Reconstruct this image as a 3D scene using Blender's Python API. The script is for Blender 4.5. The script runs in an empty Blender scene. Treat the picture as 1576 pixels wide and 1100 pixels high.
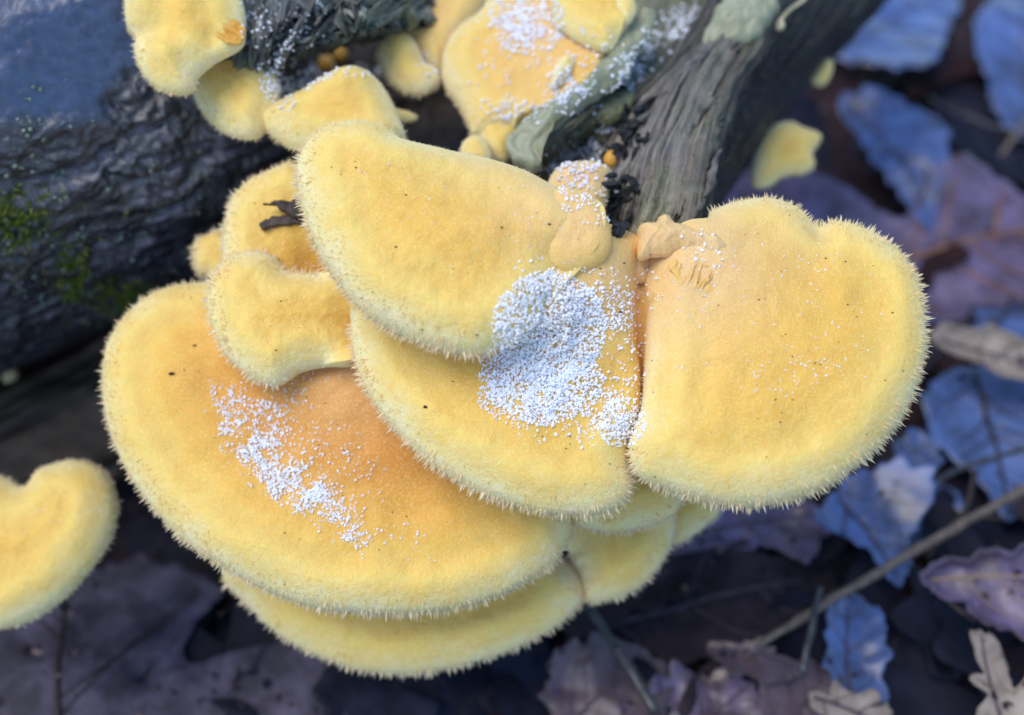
import bpy, math, random
import numpy as np
from mathutils import Vector
from mathutils.bvhtree import BVHTree

random.seed(7)
rng = np.random.default_rng(7)
SC = bpy.context.scene
COL = SC.collection

# ------------------------------------------------------------------ camera
PITCH = math.radians(50)
CAM = np.array([0.0, 0.0, 0.280])
FW = np.array([0.0, math.cos(PITCH), -math.sin(PITCH)])
UP = np.array([0.0, math.sin(PITCH), math.cos(PITCH)])
RT = np.array([1.0, 0.0, 0.0])
FPX = 1690.0                                   # focal length in photo pixels (1576 wide)
cd = bpy.data.cameras.new('camera')
cam = bpy.data.objects.new('camera', cd)
COL.objects.link(cam)
cam.location = CAM
cam.rotation_euler = (math.pi / 2 - PITCH, 0, 0)
cd.sensor_width = 36
cd.lens = 36 * FPX / 1576
cd.clip_start = 0.01
cd.clip_end = 60
cd.dof.use_dof = True
cd.dof.focus_distance = 0.204
cd.dof.aperture_fstop = 7.4
SC.camera = cam

# ------------------------------------------------------------------ light
SUN_EL, SUN_AZ = math.radians(66), math.radians(-100)     # azimuth from +Y towards +X
w = bpy.data.worlds.new('World')
SC.world = w
w.use_nodes = True
nt = w.node_tree
bg = nt.nodes['Background']
sky = nt.nodes.new('ShaderNodeTexSky')
sky.sky_type = 'NISHITA'
sky.sun_disc = False
sky.sun_elevation = SUN_EL
sky.sun_rotation = SUN_AZ
sky.air_density = 1.0
sky.dust_density = 0.2
sky.ozone_density = 4.0
nt.links.new(sky.outputs[0], bg.inputs[0])
bg.inputs[1].default_value = 0.14
sl = bpy.data.lights.new('sun', 'SUN')
sl.energy = 1.35
sl.angle = math.radians(40)
sl.color = (1.0, 0.91, 0.78)
so = bpy.data.objects.new('sun', sl)
COL.objects.link(so)
sd = Vector((math.sin(SUN_AZ) * math.cos(SUN_EL), math.cos(SUN_AZ) * math.cos(SUN_EL), math.sin(SUN_EL)))
so.rotation_euler = sd.to_track_quat('Z', 'Y').to_euler()
so.location = sd * 3
SC.view_settings.view_transform = 'Standard'
SC.view_settings.look = 'None'
SC.view_settings.gamma = 1
SC.view_settings.exposure = 0.82
SC.cycles.use_denoising = True
SC.cycles.max_bounces = 12
SC.cycles.diffuse_bounces = 9


# ------------------------------------------------------------------ helpers
def ray(px, py):
    return FW + RT * ((px - 788) / FPX) + UP * ((550 - py) / FPX)


def at(px, py, depth):
    return CAM + ray(px, py) * depth


def depth_at_z(px, py, z):
    return (CAM[2] - z) / -ray(px, py)[2]


def unit(v):
    v = np.asarray(v, float)
    return v / np.linalg.norm(v)


def _hash(i, j, k, seed):
    h = (i * 374761393 + j * 668265263 + k * 2147483647 + seed * 974634777) & 0xFFFFFFFF
    h = ((h ^ (h >> 13)) * 1274126177) & 0xFFFFFFFF
    h = (h ^ (h >> 16)) * 2246822519 & 0xFFFFFFFF
    return ((h ^ (h >> 15)) & 0xFFFF) / 32767.5 - 1.0


def vnoise(P, seed=0):
    P = np.asarray(P, float)
    I = np.floor(P).astype(np.int64)
    f = P - I
    u = f * f * (3 - 2 * f)
    r = 0
    for a in (0, 1):
        for b in (0, 1):
            for c in (0, 1):
                wgt = (u[:, 0] if a else 1 - u[:, 0]) * (u[:, 1] if b else 1 - u[:, 1]) * (u[:, 2] if c else 1 - u[:, 2])
                r = r + wgt * _hash(I[:, 0] + a, I[:, 1] + b, I[:, 2] + c, seed)
    return r


def fbm(P, octaves=4, seed=0, gain=0.5):
    P = np.asarray(P, float)
    r, a, s = 0, 1.0, 0.0
    for o in range(octaves):
        r = r + a * vnoise(P * (2.03 ** o) + 17.3 * o, seed + o)
        s += a
        a *= gain
    return r / s


def build(name, V, faces, mat, parent=None, attrs=None, smooth=True):
    """faces: list of int arrays, each (m, k)"""
    V = np.asarray(V, np.float32)
    if isinstance(faces, np.ndarray):
        faces = [faces]
    me = bpy.data.meshes.new(name)
    me.vertices.add(len(V))
    me.vertices.foreach_set('co', V.ravel())
    loops = np.concatenate([f.ravel() for f in faces]).astype(np.int32)
    sizes = np.concatenate([np.full(len(f), f.shape[1]) for f in faces]).astype(np.int32)
    me.loops.add(len(loops))
    me.loops.foreach_set('vertex_index', loops)
    me.polygons.add(len(sizes))
    st = np.concatenate([[0], np.cumsum(sizes)[:-1]]).astype(np.int32)
    me.polygons.foreach_set('loop_start', st)
    me.polygons.foreach_set('loop_total', sizes)
    me.polygons.foreach_set('use_smooth', np.full(len(sizes), smooth))
    me.update(calc_edges=True)
    me.validate()
    for k, v in (attrs or {}).items():
        at_ = me.attributes.new(k, 'FLOAT', 'POINT')
        at_.data.foreach_set('value', np.asarray(v, np.float32))
    if mat:
        me.materials.append(mat)
    o = bpy.data.objects.new(name, me)
    COL.objects.link(o)
    if parent:
        o.parent = parent
        o.matrix_parent_inverse = parent.matrix_world.inverted()
    return o


def tag(o, label=None, cat=None, group=None, kind=None):
    if label: o['label'] = label
    if cat: o['category'] = cat
    if group: o['group'] = group
    if kind: o['kind'] = kind
    return o


def empty(name, loc, label, cat, group=None):
    o = bpy.data.objects.new(name, None)
    o.empty_display_size = 0.005
    COL.objects.link(o)
    o.location = loc
    bpy.context.view_layer.update()
    return tag(o, label, cat, group)


def catmull(P, n, closed=True, flags=None):
    """resample control points to n points, uniform in arc length"""
    P = np.asarray(P, float)
    m = len(P)
    seg = m if closed else m - 1
    out, fl = [], []
    for i in range(seg):
        if closed:
            p0, p1, p2, p3 = P[i - 1], P[i], P[(i + 1) % m], P[(i + 2) % m]
        else:
            p0, p1, p2, p3 = P[max(i - 1, 0)], P[i], P[i + 1], P[min(i + 2, m - 1)]
        t = np.linspace(0, 1, 24, endpoint=False)[:, None]
        out.append(0.5 * (2 * p1 + (p2 - p0) * t + (2 * p0 - 5 * p1 + 4 * p2 - p3) * t ** 2 + (3 * p1 - p0 - 3 * p2 + p3) * t ** 3))
        if flags is not None:
            fl += [flags[i]] * 24
    Q = np.concatenate(out + ([] if closed else [P[-1:]]))
    if flags is not None and not closed:
        fl.append(flags[-1])
    Qc = np.vstack([Q, Q[:1]]) if closed else Q
    L = np.concatenate([[0], np.cumsum(np.linalg.norm(np.diff(Qc, axis=0), axis=1))])
    s = np.linspace(0, L[-1], n, endpoint=not closed)
    R = np.stack([np.interp(s, L, Qc[:, k]) for k in range(P.shape[1])], 1)
    if flags is None:
        return R
    fl = np.array(fl + ([fl[0]] if closed else []))
    return R, fl[np.clip(np.searchsorted(L, s, side='right') - 1, 0, len(fl) - 1)]


def grid_faces(nr, nc, wrap=True):
    i = np.arange(nr - 1)[:, None]
    j = np.arange(nc if wrap else nc - 1)[None, :]
    j2 = (j + 1) % nc
    return np.stack([i * nc + j, i * nc + j2, (i + 1) * nc + j2, (i + 1) * nc + j], -1).reshape(-1, 4)


ICO_V = []
g_ = (1 + 5 ** 0.5) / 2
for a in (-1, 1):
    for b in (-g_, g_):
        ICO_V += [(0, a, b), (a, b, 0), (b, 0, a)]
ICO_V = np.array(ICO_V) / math.sqrt(1 + g_ * g_)
ICO_F = []
for i in range(12):
    for j in range(i + 1, 12):
        for k in range(j + 1, 12):
            a, b, c = ICO_V[i], ICO_V[j], ICO_V[k]
            if max(np.linalg.norm(a - b), np.linalg.norm(b - c), np.linalg.norm(a - c)) < 1.1:
                ICO_F.append((i, j, k) if np.dot(np.cross(b - a, c - a), a) > 0 else (i, k, j))
ICO_F = np.array(ICO_F)


# ------------------------------------------------------------------ materials
def new_mat(name):
    m = bpy.data.materials.new(name)
    m.use_nodes = True
    n = m.node_tree
    return m, n, n.nodes['Principled BSDF'], n.links


def node(n, t, **kw):
    x = n.nodes.new(t)
    for k, v in kw.items():
        setattr(x, k, v)
    return x


def noise_node(n, scale, detail=4, rough=0.55, coord=None, stretch=None, dist=0.0):
    x = node(n, 'ShaderNodeTexNoise')
    x.inputs['Scale'].default_value = scale
    x.inputs['Detail'].default_value = detail
    x.inputs['Roughness'].default_value = rough
    x.inputs['Distortion'].default_value = dist
    tc = node(n, 'ShaderNodeTexCoord')
    if stretch is not None:
        mp = node(n, 'ShaderNodeMapping')
        mp.inputs['Rotation'].default_value = stretch[0]
        mp.inputs['Scale'].default_value = stretch[1]
        n.links.new(tc.outputs['Object'], mp.inputs[0])
        n.links.new(mp.outputs[0], x.inputs['Vector'])
    else:
        n.links.new(tc.outputs['Object'], x.inputs['Vector'])
    return x


def ramp(n, stops, src, interp='LINEAR'):
    r = node(n, 'ShaderNodeValToRGB')
    r.color_ramp.interpolation = interp
    e = r.color_ramp.elements
    while len(e) < len(stops):
        e.new(0.5)
    for k, (p, c) in enumerate(stops):
        e[k].position = p
        e[k].color = (*c, 1) if len(c) == 3 else c
    n.links.new(src, r.inputs[0])
    return r


def math_node(n, op, a, b=None, clamp=False):
    x = node(n, 'ShaderNodeMath', operation=op, use_clamp=clamp)
    for k, v in enumerate((a, b)):
        if v is None: continue
        if isinstance(v, (int, float)):
            x.inputs[k].default_value = v
        else:
            n.links.new(v, x.inputs[k])
    return x.outputs[0]


def mix_col(n, fac, a, b, blend='MIX'):
    x = node(n, 'ShaderNodeMix', data_type='RGBA', blend_type=blend)
    for s, v in ((x.inputs[0], fac), (x.inputs[6], a), (x.inputs[7], b)):
        if isinstance(v, (int, float)):
            s.default_value = v
        elif isinstance(v, tuple):
            s.default_value = (*v, 1)
        else:
            n.links.new(v, s)
    return x.outputs[2]


def bump(n, bsdf, height, strength, dist):
    b = node(n, 'ShaderNodeBump')
    b.inputs['Strength'].default_value = strength
    b.inputs['Distance'].default_value = dist
    n.links.new(height, b.inputs['Height'])
    n.links.new(b.outputs[0], bsdf.inputs['Normal'])
    return b


RIM_STOPS = [(0.0, (0.95, 0.81, 0.45)), (0.07, (0.94, 0.76, 0.31)), (0.19, (0.93, 0.66, 0.17)), (0.45, (0.91, 0.54, 0.10)), (1.0, (0.88, 0.50, 0.075))]


def cap_material(name, centre=(0.88, 0.51, 0.078), tint=1.0):
    m, n, b, L = new_mat(name)
    a = node(n, 'ShaderNodeAttribute', attribute_name='rim')
    n1 = noise_node(n, 110, 4, 0.6)
    n2 = noise_node(n, 900, 3, 0.6)
    off = math_node(n, 'MULTIPLY', math_node(n, 'SUBTRACT', n1.outputs[0], 0.5), 0.35)
    off2 = math_node(n, 'MULTIPLY', math_node(n, 'SUBTRACT', n2.outputs[0], 0.5), 0.22)
    v = math_node(n, 'ADD', math_node(n, 'ADD', a.outputs['Fac'], off), off2, True)
    st = list(RIM_STOPS)
    st[-1] = (1.0, centre)
    r = ramp(n, st, v)
    zn = math_node(n, 'SINE', math_node(n, 'ADD', math_node(n, 'MULTIPLY', a.outputs['Fac'], 34.0), math_node(n, 'MULTIPLY', n1.outputs[0], 7.0)))
    zf = math_node(n, 'MULTIPLY', math_node(n, 'ADD', zn, 1.0), 0.055)
    r = node(n, 'ShaderNodeMix', data_type='RGBA')
    L.new(zf, r.inputs[0]); L.new([x for x in n.nodes if x.type == 'VALTORGB'][0].outputs[0], r.inputs[6]); r.inputs[7].default_value = (0.62, 0.27, 0.03, 1)
    base = node(n, 'ShaderNodeAttribute', attribute_name='base')
    c = mix_col(n, base.outputs['Fac'], r.outputs[2], (0.90, 0.57, 0.26))
    # fine downy speckle of the felted surface
    sp = noise_node(n, 2600, 2, 0.5)
    rs = ramp(n, [(0.52, (0, 0, 0)), (0.72, (1, 1, 1))], sp.outputs[0])
    c = mix_col(n, math_node(n, 'MULTIPLY', rs.outputs[0], 0.5), c, (0.95, 0.80, 0.35))
    dk = noise_node(n, 700, 2, 0.5)
    rd = ramp(n, [(0.68, (0, 0, 0)), (0.76, (1, 1, 1))], dk.outputs[0])
    c = mix_col(n, math_node(n, 'MULTIPLY', rd.outputs[0], 0.14), c, (0.45, 0.22, 0.04))
    L.new(c, b.inputs['Base Color'])
    b.inputs['Roughness'].default_value = 0.5
    b.inputs['Specular IOR Level'].default_value = 0.25
    b.inputs['Subsurface Weight'].default_value = 0.35
    b.inputs['Subsurface Radius'].default_value = (1.0, 0.55, 0.15)
    b.inputs['Subsurface Scale'].default_value = 0.003
    b.inputs['Sheen Weight'].default_value = 0.12
    b.inputs['Sheen Roughness'].default_value = 0.4
    b.inputs['Sheen Tint'].default_value = (1, 0.95, 0.7, 1)
    hb = math_node(n, 'ADD', math_node(n, 'MULTIPLY', n2.outputs[0], 0.7), math_node(n, 'MULTIPLY', sp.outputs[0], 0.5))
    bump(n, b, hb, 0.7, 0.0005)
    return m


M_CAP = cap_material('mushroom_felt')
M_CAP_SHADED = cap_material('mushroom_felt_shaded', (0.72, 0.28, 0.026))  # darker centre paints in the shade of the caps above


def fuzz_material():
    m, n, b, L = new_mat('mushroom_fuzz')
    a = node(n, 'ShaderNodeAttribute', attribute_name='rim')
    r = ramp(n, [(0.0, (0.98, 0.90, 0.69)), (0.12, (0.95, 0.78, 0.38)), (0.35, (0.93, 0.68, 0.16)), (1.0, (0.92, 0.54, 0.10))], a.outputs['Fac'])
    L.new(r.outputs[0], b.inputs['Base Color'])
    b.inputs['Roughness'].default_value = 0.6
    b.inputs['Specular IOR Level'].default_value = 0.3
    t = node(n, 'ShaderNodeBsdfTranslucent')
    L.new(r.outputs[0], t.inputs[0])
    mx = node(n, 'ShaderNodeMixShader')
    mx.inputs[0].default_value = 0.45
    L.new(b.outputs[0], mx.inputs[1])
    L.new(t.outputs[0], mx.inputs[2])
    L.new(mx.outputs[0], n.nodes['Material Output'].inputs[0])
    return m


M_FUZZ = fuzz_material()


def simple(name, c1, c2, scale, rough=0.7, bstr=0.4, bdist=0.0006, stretch=None, spec=0.4, sss=0.0, coat=0.0, detail=5):
    m, n, b, L = new_mat(name)
    n1 = noise_node(n, scale, detail, 0.6, stretch=stretch)
    r = ramp(n, [(0.3, c1), (0.7, c2)], n1.outputs[0])
    L.new(r.outputs[0], b.inputs['Base Color'])
    b.inputs['Roughness'].default_value = rough
    b.inputs['Specular IOR Level'].default_value = spec
    b.inputs['Coat Weight'].default_value = coat
    b.inputs['Coat Roughness'].default_value = 0.2
    if sss:
        b.inputs['Subsurface Weight'].default_value = sss
        b.inputs['Subsurface Scale'].default_value = 0.002
        b.inputs['Subsurface Radius'].default_value = (1, 0.6, 0.2)
    bump(n, b, n1.outputs[0], bstr, bdist)
    return m


M_GILL = simple('mushroom_gills', (0.70, 0.34, 0.05), (0.82, 0.46, 0.09), 400, 0.7, 0.3, sss=0.3)
M_FLESH = simple('mushroom_flesh', (0.90, 0.62, 0.28), (0.94, 0.80, 0.50), 160, 0.6, 0.6, 0.001, sss=0.3)
M_CHAR = simple('rotten_black_wood', (0.004, 0.005, 0.006), (0.03, 0.035, 0.04), 500, 0.6, 1.0, 0.001)
M_CHIP = simple('dark_bark_chip', (0.03, 0.018, 0.012), (0.10, 0.07, 0.05), 500, 0.55, 0.8, 0.0006)
M_SPECK = simple('dark_dirt', (0.02, 0.012, 0.006), (0.06, 0.035, 0.015), 900, 0.7)
M_SOIL = simple('dark_soil', (0.004, 0.003, 0.003), (0.012, 0.009, 0.008), 120, 0.9, 0.8, 0.004, spec=0.05)
M_CORE = simple('rotten_core', (0.012, 0.009, 0.007), (0.06, 0.045, 0.03), 180, 0.7, 0.9, 0.002)
M_BRANCH = simple('dead_branch_wood', (0.018, 0.012, 0.010), (0.15, 0.10, 0.065), 60, 0.6, 0.8, 0.001, stretch=((0, 0, math.radians(-28)), (0.25, 2.0, 2.0)))
M_TWIG = simple('twig_bark', (0.10, 0.075, 0.055), (0.22, 0.17, 0.13), 300, 0.5)
M_TWIG_DARK = simple('twig_bark_dark', (0.02, 0.02, 0.022), (0.06, 0.06, 0.065), 300, 0.35, coat=0.4)
M_MOSS = simple('moss', (0.09, 0.13, 0.012), (0.30, 0.36, 0.04), 600, 0.7)
M_LICHEN = simple('lichen_fleck', (0.14, 0.20, 0.15), (0.30, 0.36, 0.28), 500, 0.8)


def bark_material():
    m, n, b, L = new_mat('wet_bark')
    st = ((0, 0, math.radians(-30)), (0.45, 1.6, 1.6))
    n1 = noise_node(n, 120, 6, 0.65, stretch=st)
    n2 = noise_node(n, 420, 4, 0.6)
    n3 = noise_node(n, 38, 3, 0.5)
    r1 = ramp(n, [(0.32, (0.007, 0.008, 0.012)), (0.5, (0.020, 0.022, 0.034)), (0.70, (0.11, 0.105, 0.14))], n1.outputs[0])
    # grey-green crust of lichen
    k = ramp(n, [(0.55, (0, 0, 0)), (0.68, (1, 1, 1))], n2.outputs[0])
    k2 = ramp(n, [(0.42, (0, 0, 0)), (0.62, (1, 1, 1))], n3.outputs[0])
    fac = math_node(n, 'MULTIPLY', k.outputs[0], math_node(n, 'MULTIPLY', k2.outputs[0], 0.7))
    c = mix_col(n, fac, r1.outputs[0], (0.085, 0.115, 0.085))
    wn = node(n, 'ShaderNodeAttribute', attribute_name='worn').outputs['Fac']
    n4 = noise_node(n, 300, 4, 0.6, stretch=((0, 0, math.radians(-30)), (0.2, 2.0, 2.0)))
    worn_sky = ramp(n, [(0.3, (0.018, 0.034, 0.075)), (0.7, (0.046, 0.080, 0.165))], n4.outputs[0])  # bare worn wood, with blue sky reflection put into its colour
    c = mix_col(n, wn, c, worn_sky.outputs[0])
    L.new(c, b.inputs['Base Color'])
    rr = ramp(n, [(0.3, (0.26, 0.26, 0.26)), (0.7, (0.5, 0.5, 0.5))], n2.outputs[0])
    L.new(rr.outputs[0], b.inputs['Roughness'])
    b.inputs['Specular IOR Level'].default_value = 0.9
    b.inputs['Coat Weight'].default_value = 0.6
    b.inputs['Coat Roughness'].default_value = 0.35
    h = math_node(n, 'MULTIPLY', math_node(n, 'ADD', n1.outputs[0], math_node(n, 'MULTIPLY', n2.outputs[0], 0.6)), math_node(n, 'SUBTRACT', 1.0, math_node(n, 'MULTIPLY', wn, 0.8)))
    bump(n, b, h, 0.9, 0.0018)
    return m


M_BARK = bark_material()


def wood_material(name, pale, green, dark, across=80, along=1.7, bark_from=None, relief=0.0024):
    """weathered, lichen-stained wood; grain follows the piece (gu along, gv across)"""
    m, n, b, L = new_mat(name)
    gu = node(n, 'ShaderNodeAttribute', attribute_name='gu').outputs['Fac']
    gv = node(n, 'ShaderNodeAttribute', attribute_name='gv').outputs['Fac']
    wob = noise_node(n, 70, 3, 0.5)
    cx = node(n, 'ShaderNodeCombineXYZ')
    L.new(math_node(n, 'MULTIPLY', gu, along), cx.inputs[0])
    L.new(math_node(n, 'ADD', math_node(n, 'MULTIPLY', gv, across), math_node(n, 'MULTIPLY', wob.outputs[0], 0.9)), cx.inputs[1])
    g = node(n, 'ShaderNodeTexNoise')
    g.inputs['Scale'].default_value = 1.6
    g.inputs['Detail'].default_value = 6
    g.inputs['Roughness'].default_value = 0.68
    L.new(cx.outputs[0], g.inputs['Vector'])
    big = noise_node(n, 55, 4, 0.6)
    fine = noise_node(n, 700, 3, 0.6)
    r = ramp(n, [(0.40, dark), (0.50, tuple(0.40 * x for x in pale)), (0.68, pale)], g.outputs[0])
    k = ramp(n, [(0.47, (0, 0, 0)), (0.60, (1, 1, 1))], big.outputs[0])
    gr = ramp(n, [(0.3, tuple(0.5 * x for x in green)), (0.7, green)], fine.outputs[0])
    kf = math_node(n, 'MULTIPLY', k.outputs[0], 0.8)
    if bark_from:                      # crust of lichen along both lips, bare fibres between them
        side = ramp(n, [(0.0, (1, 1, 1)), (0.36, (0.95, 0.95, 0.95)), (0.43, (0, 0, 0)), (0.53, (0, 0, 0)), (0.57, (0.45, 0.45, 0.45)), (1.0, (0.3, 0.3, 0.3))], math_node(n, 'ADD', gv, math_node(n, 'MULTIPLY', math_node(n, 'SUBTRACT', big.outputs[0], 0.5), 0.22)))
        kf = math_node(n, 'MULTIPLY', side.outputs[0], math_node(n, 'ADD', math_node(n, 'MULTIPLY', k.outputs[0], 0.5), 0.45), True)
        pk = ramp(n, [(0.54, (0, 0, 0)), (0.58, (1, 1, 1))], gv)
        pn = ramp(n, [(0.45, (0, 0, 0)), (0.55, (1, 1, 1))], wob.outputs[0])
        r = node(n, 'ShaderNodeMix', data_type='RGBA')
        L.new(math_node(n, 'MULTIPLY', math_node(n, 'MULTIPLY', pk.outputs[0], pn.outputs[0]), 0.7), r.inputs[0])
        L.new([x for x in n.nodes if x.type == 'VALTORGB'][0].outputs[0], r.inputs[6])
        r.inputs[7].default_value = (0.46, 0.38, 0.34, 1)
    c = mix_col(n, kf, r.outputs[2] if bark_from else r.outputs[0], gr.outputs[0])
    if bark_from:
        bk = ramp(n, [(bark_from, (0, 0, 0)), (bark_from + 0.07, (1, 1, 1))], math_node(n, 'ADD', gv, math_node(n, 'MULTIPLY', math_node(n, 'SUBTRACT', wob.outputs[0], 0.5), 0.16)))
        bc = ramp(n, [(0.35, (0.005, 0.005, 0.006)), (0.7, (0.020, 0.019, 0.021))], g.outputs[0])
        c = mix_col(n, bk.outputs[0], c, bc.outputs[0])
    L.new(c, b.inputs['Base Color'])
    b.inputs['Roughness'].default_value = 0.5
    b.inputs['Coat Weight'].default_value = 0.15
    b.inputs['Coat Roughness'].default_value = 0.3
    h = math_node(n, 'ADD', g.outputs[0], math_node(n, 'MULTIPLY', fine.outputs[0], 0.35))
    bump(n, b, h, 1.0, relief)
    return m


M_WOOD = wood_material('weathered_wood', (0.54, 0.48, 0.39), (0.42, 0.43, 0.20), (0.012, 0.012, 0.012), bark_from=0.60)
M_WOOD_GREY = wood_material('weathered_grey_wood', (0.42, 0.43, 0.38), (0.32, 0.36, 0.24), (0.03, 0.03, 0.03), across=34, along=1.5, relief=0.0012)
M_SPLINTER = simple('splinter_wood', (0.05, 0.045, 0.04), (0.22, 0.20, 0.17), 300, 0.6, 0.8, 0.0008)
M_LICHEN_WOOD = simple('lichen_coated_wood', (0.24, 0.25, 0.14), (0.44, 0.45, 0.30), 90, 0.5, 0.9, 0.001, coat=0.2)


def ice_material():
    m, n, b, L = new_mat('ice_grains')
    b.inputs['Base Color'].default_value = (0.95, 0.965, 1.0, 1)
    b.inputs['Roughness'].default_value = 0.12
    b.inputs['IOR'].default_value = 1.31
    b.inputs['Transmission Weight'].default_value = 0.0
    b.inputs['Coat IOR'].default_value = 1.6
    b.inputs['Coat Roughness'].default_value = 0.06
    b.inputs['Coat Weight'].default_value = 0.5
    b.inputs['Specular IOR Level'].default_value = 0.7
    return m


M_ICE = ice_material()


def leaf_material(name, a, bcol, spot, rough=0.33, spec=0.6, coat=0.35, low=None):
    m, n, b, L = new_mat(name)
    n1 = noise_node(n, 75, 6, 0.66)
    n2 = noise_node(n, 330, 4, 0.6)
    r = ramp(n, [(0.30, low or a), (0.41, a), (0.64, bcol)], n1.outputs[0])
    k = ramp(n, [(0.56, (0, 0, 0)), (0.70, (1, 1, 1))], n2.outputs[0])
    c = mix_col(n, math_node(n, 'MULTIPLY', k.outputs[0], 0.5), r.outputs[0], spot)
    L.new(c, b.inputs['Base Color'])
    rr = ramp(n, [(0.3, (rough - 0.08,) * 3), (0.7, (rough + 0.2,) * 3)], n1.outputs[0])
    L.new(rr.outputs[0], b.inputs['Roughness'])
    b.inputs['Specular IOR Level'].default_value = spec
    b.inputs['Coat Weight'].default_value = coat
    b.inputs['Coat Roughness'].default_value = 0.25
    h = math_node(n, 'ADD', n1.outputs[0], math_node(n, 'MULTIPLY', n2.outputs[0], 0.5))
    bump(n, b, h, 0.4, 0.0010)
    return m


LEAF = {
    'mauve': leaf_material('leaf_mauve', (0.080, 0.050, 0.080), (0.18, 0.13, 0.24), (0.14, 0.055, 0.04), low=(0.07, 0.028, 0.026)),
    'grey': leaf_material('leaf_grey', (0.026, 0.024, 0.042), (0.115, 0.100, 0.150), (0.018, 0.014, 0.018), 0.55, 0.2, 0.0),
    'blue': leaf_material('leaf_wet_sky_sheen', (0.042, 0.070, 0.175), (0.085, 0.155, 0.40), (0.036, 0.028, 0.040), 0.34, 0.7, 0.5, low=(0.040, 0.026, 0.030)),  # wet leaf, part of the blue sky reflection painted into its colour
    'brown': leaf_material('leaf_brown', (0.017, 0.012, 0.016), (0.048, 0.034, 0.042), (0.011, 0.007, 0.007), 0.6, 0.18, 0.0),
    'maroon': leaf_material('leaf_maroon', (0.014, 0.006, 0.008), (0.040, 0.016, 0.017), (0.009, 0.004, 0.005), 0.6, 0.15, 0.0),
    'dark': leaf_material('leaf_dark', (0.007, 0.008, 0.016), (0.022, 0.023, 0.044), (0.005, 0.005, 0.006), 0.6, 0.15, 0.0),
    'rust': leaf_material('leaf_rust', (0.07, 0.036, 0.036), (0.14, 0.085, 0.095), (0.06, 0.065, 0.15), 0.4),
    'tan': leaf_material('leaf_tan', (0.22, 0.17, 0.13), (0.38, 0.31, 0.25), (0.16, 0.09, 0.055), 0.5, 0.4, 0.1),
    'amber': leaf_material('leaf_amber', (0.035, 0.019, 0.008), (0.085, 0.048, 0.018), (0.02, 0.012, 0.006), 0.4),
}
M_VEIN = simple('leaf_vein', (0.05, 0.036, 0.045), (0.11, 0.085, 0.10), 200, 0.5)
M_VEIN_DARK = simple('leaf_vein_dark', (0.012, 0.009, 0.010), (0.03, 0.022, 0.022), 200, 0.5)

# ------------------------------------------------------------------ solids seen by the scatter
SOLID_V, SOLID_F, SOLID_N = [], [], [0]


def add_solid(V, quads):
    off = SOLID_N[0]
    SOLID_V.append(np.asarray(V))
    SOLID_F.append(np.asarray(quads) + off)
    SOLID_N[0] += len(V)


# ------------------------------------------------------------------ forest floor
def forest_floor():
    n = 260
    t = np.linspace(-1, 1, n)
    s = np.sign(t) * (0.35 * np.abs(t) + 7.65 * np.abs(t) ** 5)
    X, Y = np.meshgrid(s, s + 0.25, indexing='ij')
    P = np.stack([X.ravel(), Y.ravel(), np.zeros(n * n)], 1)
    P[:, 2] = -0.012 + 0.008 * fbm(P * 28, 4, 3) - 0.006
    o = build('forest_floor', P, grid_faces(n, n, False)[:, ::-1], M_SOIL)
    o['kind'] = 'structure'
    o['label'] = 'dark damp soil under the leaf litter'


forest_floor()


# ------------------------------------------------------------------ fallen log
def tube_log(A0, a, R, t0, t1, nt_, nth, disp, seed, rscale=None, taper=0.0):
    a = unit(a)
    n1 = unit(np.cross(a, [0, 0, 1.0]))
    n2 = np.cross(n1, a)
    t = np.linspace(t0, t1, nt_)
    th = np.linspace(0, 2 * math.pi, nth, endpoint=False)
    T, TH = np.meshgrid(t, th, indexing='ij')
    N = np.cos(TH)[..., None] * n1 + np.sin(TH)[..., None] * n2
    Rr = R * (1 - taper * (T - t0) / (t1 - t0))
    q = np.stack([T, np.cos(TH) * R, np.sin(TH) * R], -1).reshape(-1, 3)
    h = disp(q, seed).reshape(T.shape)
    P = A0 + a * T[..., None] + N * (Rr + h)[..., None]
    V = P.reshape(-1, 3)
    F_ = grid_faces(nt_, nth, True)
    V = np.vstack([V, A0 + a * (t0 - 0.003), A0 + a * (t1 + 0.003)])
    k = np.arange(nth)
    k2 = (k + 1) % nth
    e0 = np.stack([np.full(nth, len(V) - 2), k2, k], 1)
    e1 = np.stack([np.full(nth, len(V) - 1), (nt_ - 1) * nth + k, (nt_ - 1) * nth + k2], 1)
    if rscale is not None:
        rscale.append(np.concatenate([worn_mask(q), [0, 0]]))
    return V, [F_, e0, e1]


def bark_disp(q, seed):
    wv = q + 0.003 * np.stack([fbm(q * 120, 2, 5), fbm(q * 120, 2, 6), fbm(q * 120, 2, 8)], 1)
    s = wv * np.array([0.5, 1.0, 1.0])
    flakes = fbm(s * 260, 5, seed, 0.7)
    steps = np.floor(fbm(s * 130, 3, seed + 2) * 5 + 0.5 * flakes) / 5
    cracks = -np.clip(0.16 - np.abs(fbm(s * np.array([70, 150, 150]), 3, seed + 4)), 0, 1) / 0.16
    lumps = fbm(q * 22, 3, seed + 9)
    rough = np.clip(0.55 + 0.9 * fbm(q * 14 + 3.1, 2, seed + 5), 0.35, 1)
    k = worn_mask(q)
    return 0.0042 * lumps + rough * (1 - k) * (0.0022 * flakes + 0.0016 * steps + 0.0016 * cracks) + k * (-0.0012 + 0.0006 * flakes)


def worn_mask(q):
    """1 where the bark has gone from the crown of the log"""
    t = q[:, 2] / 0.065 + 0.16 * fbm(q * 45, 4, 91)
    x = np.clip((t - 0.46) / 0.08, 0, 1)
    return x * x * (3 - 2 * x)


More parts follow.
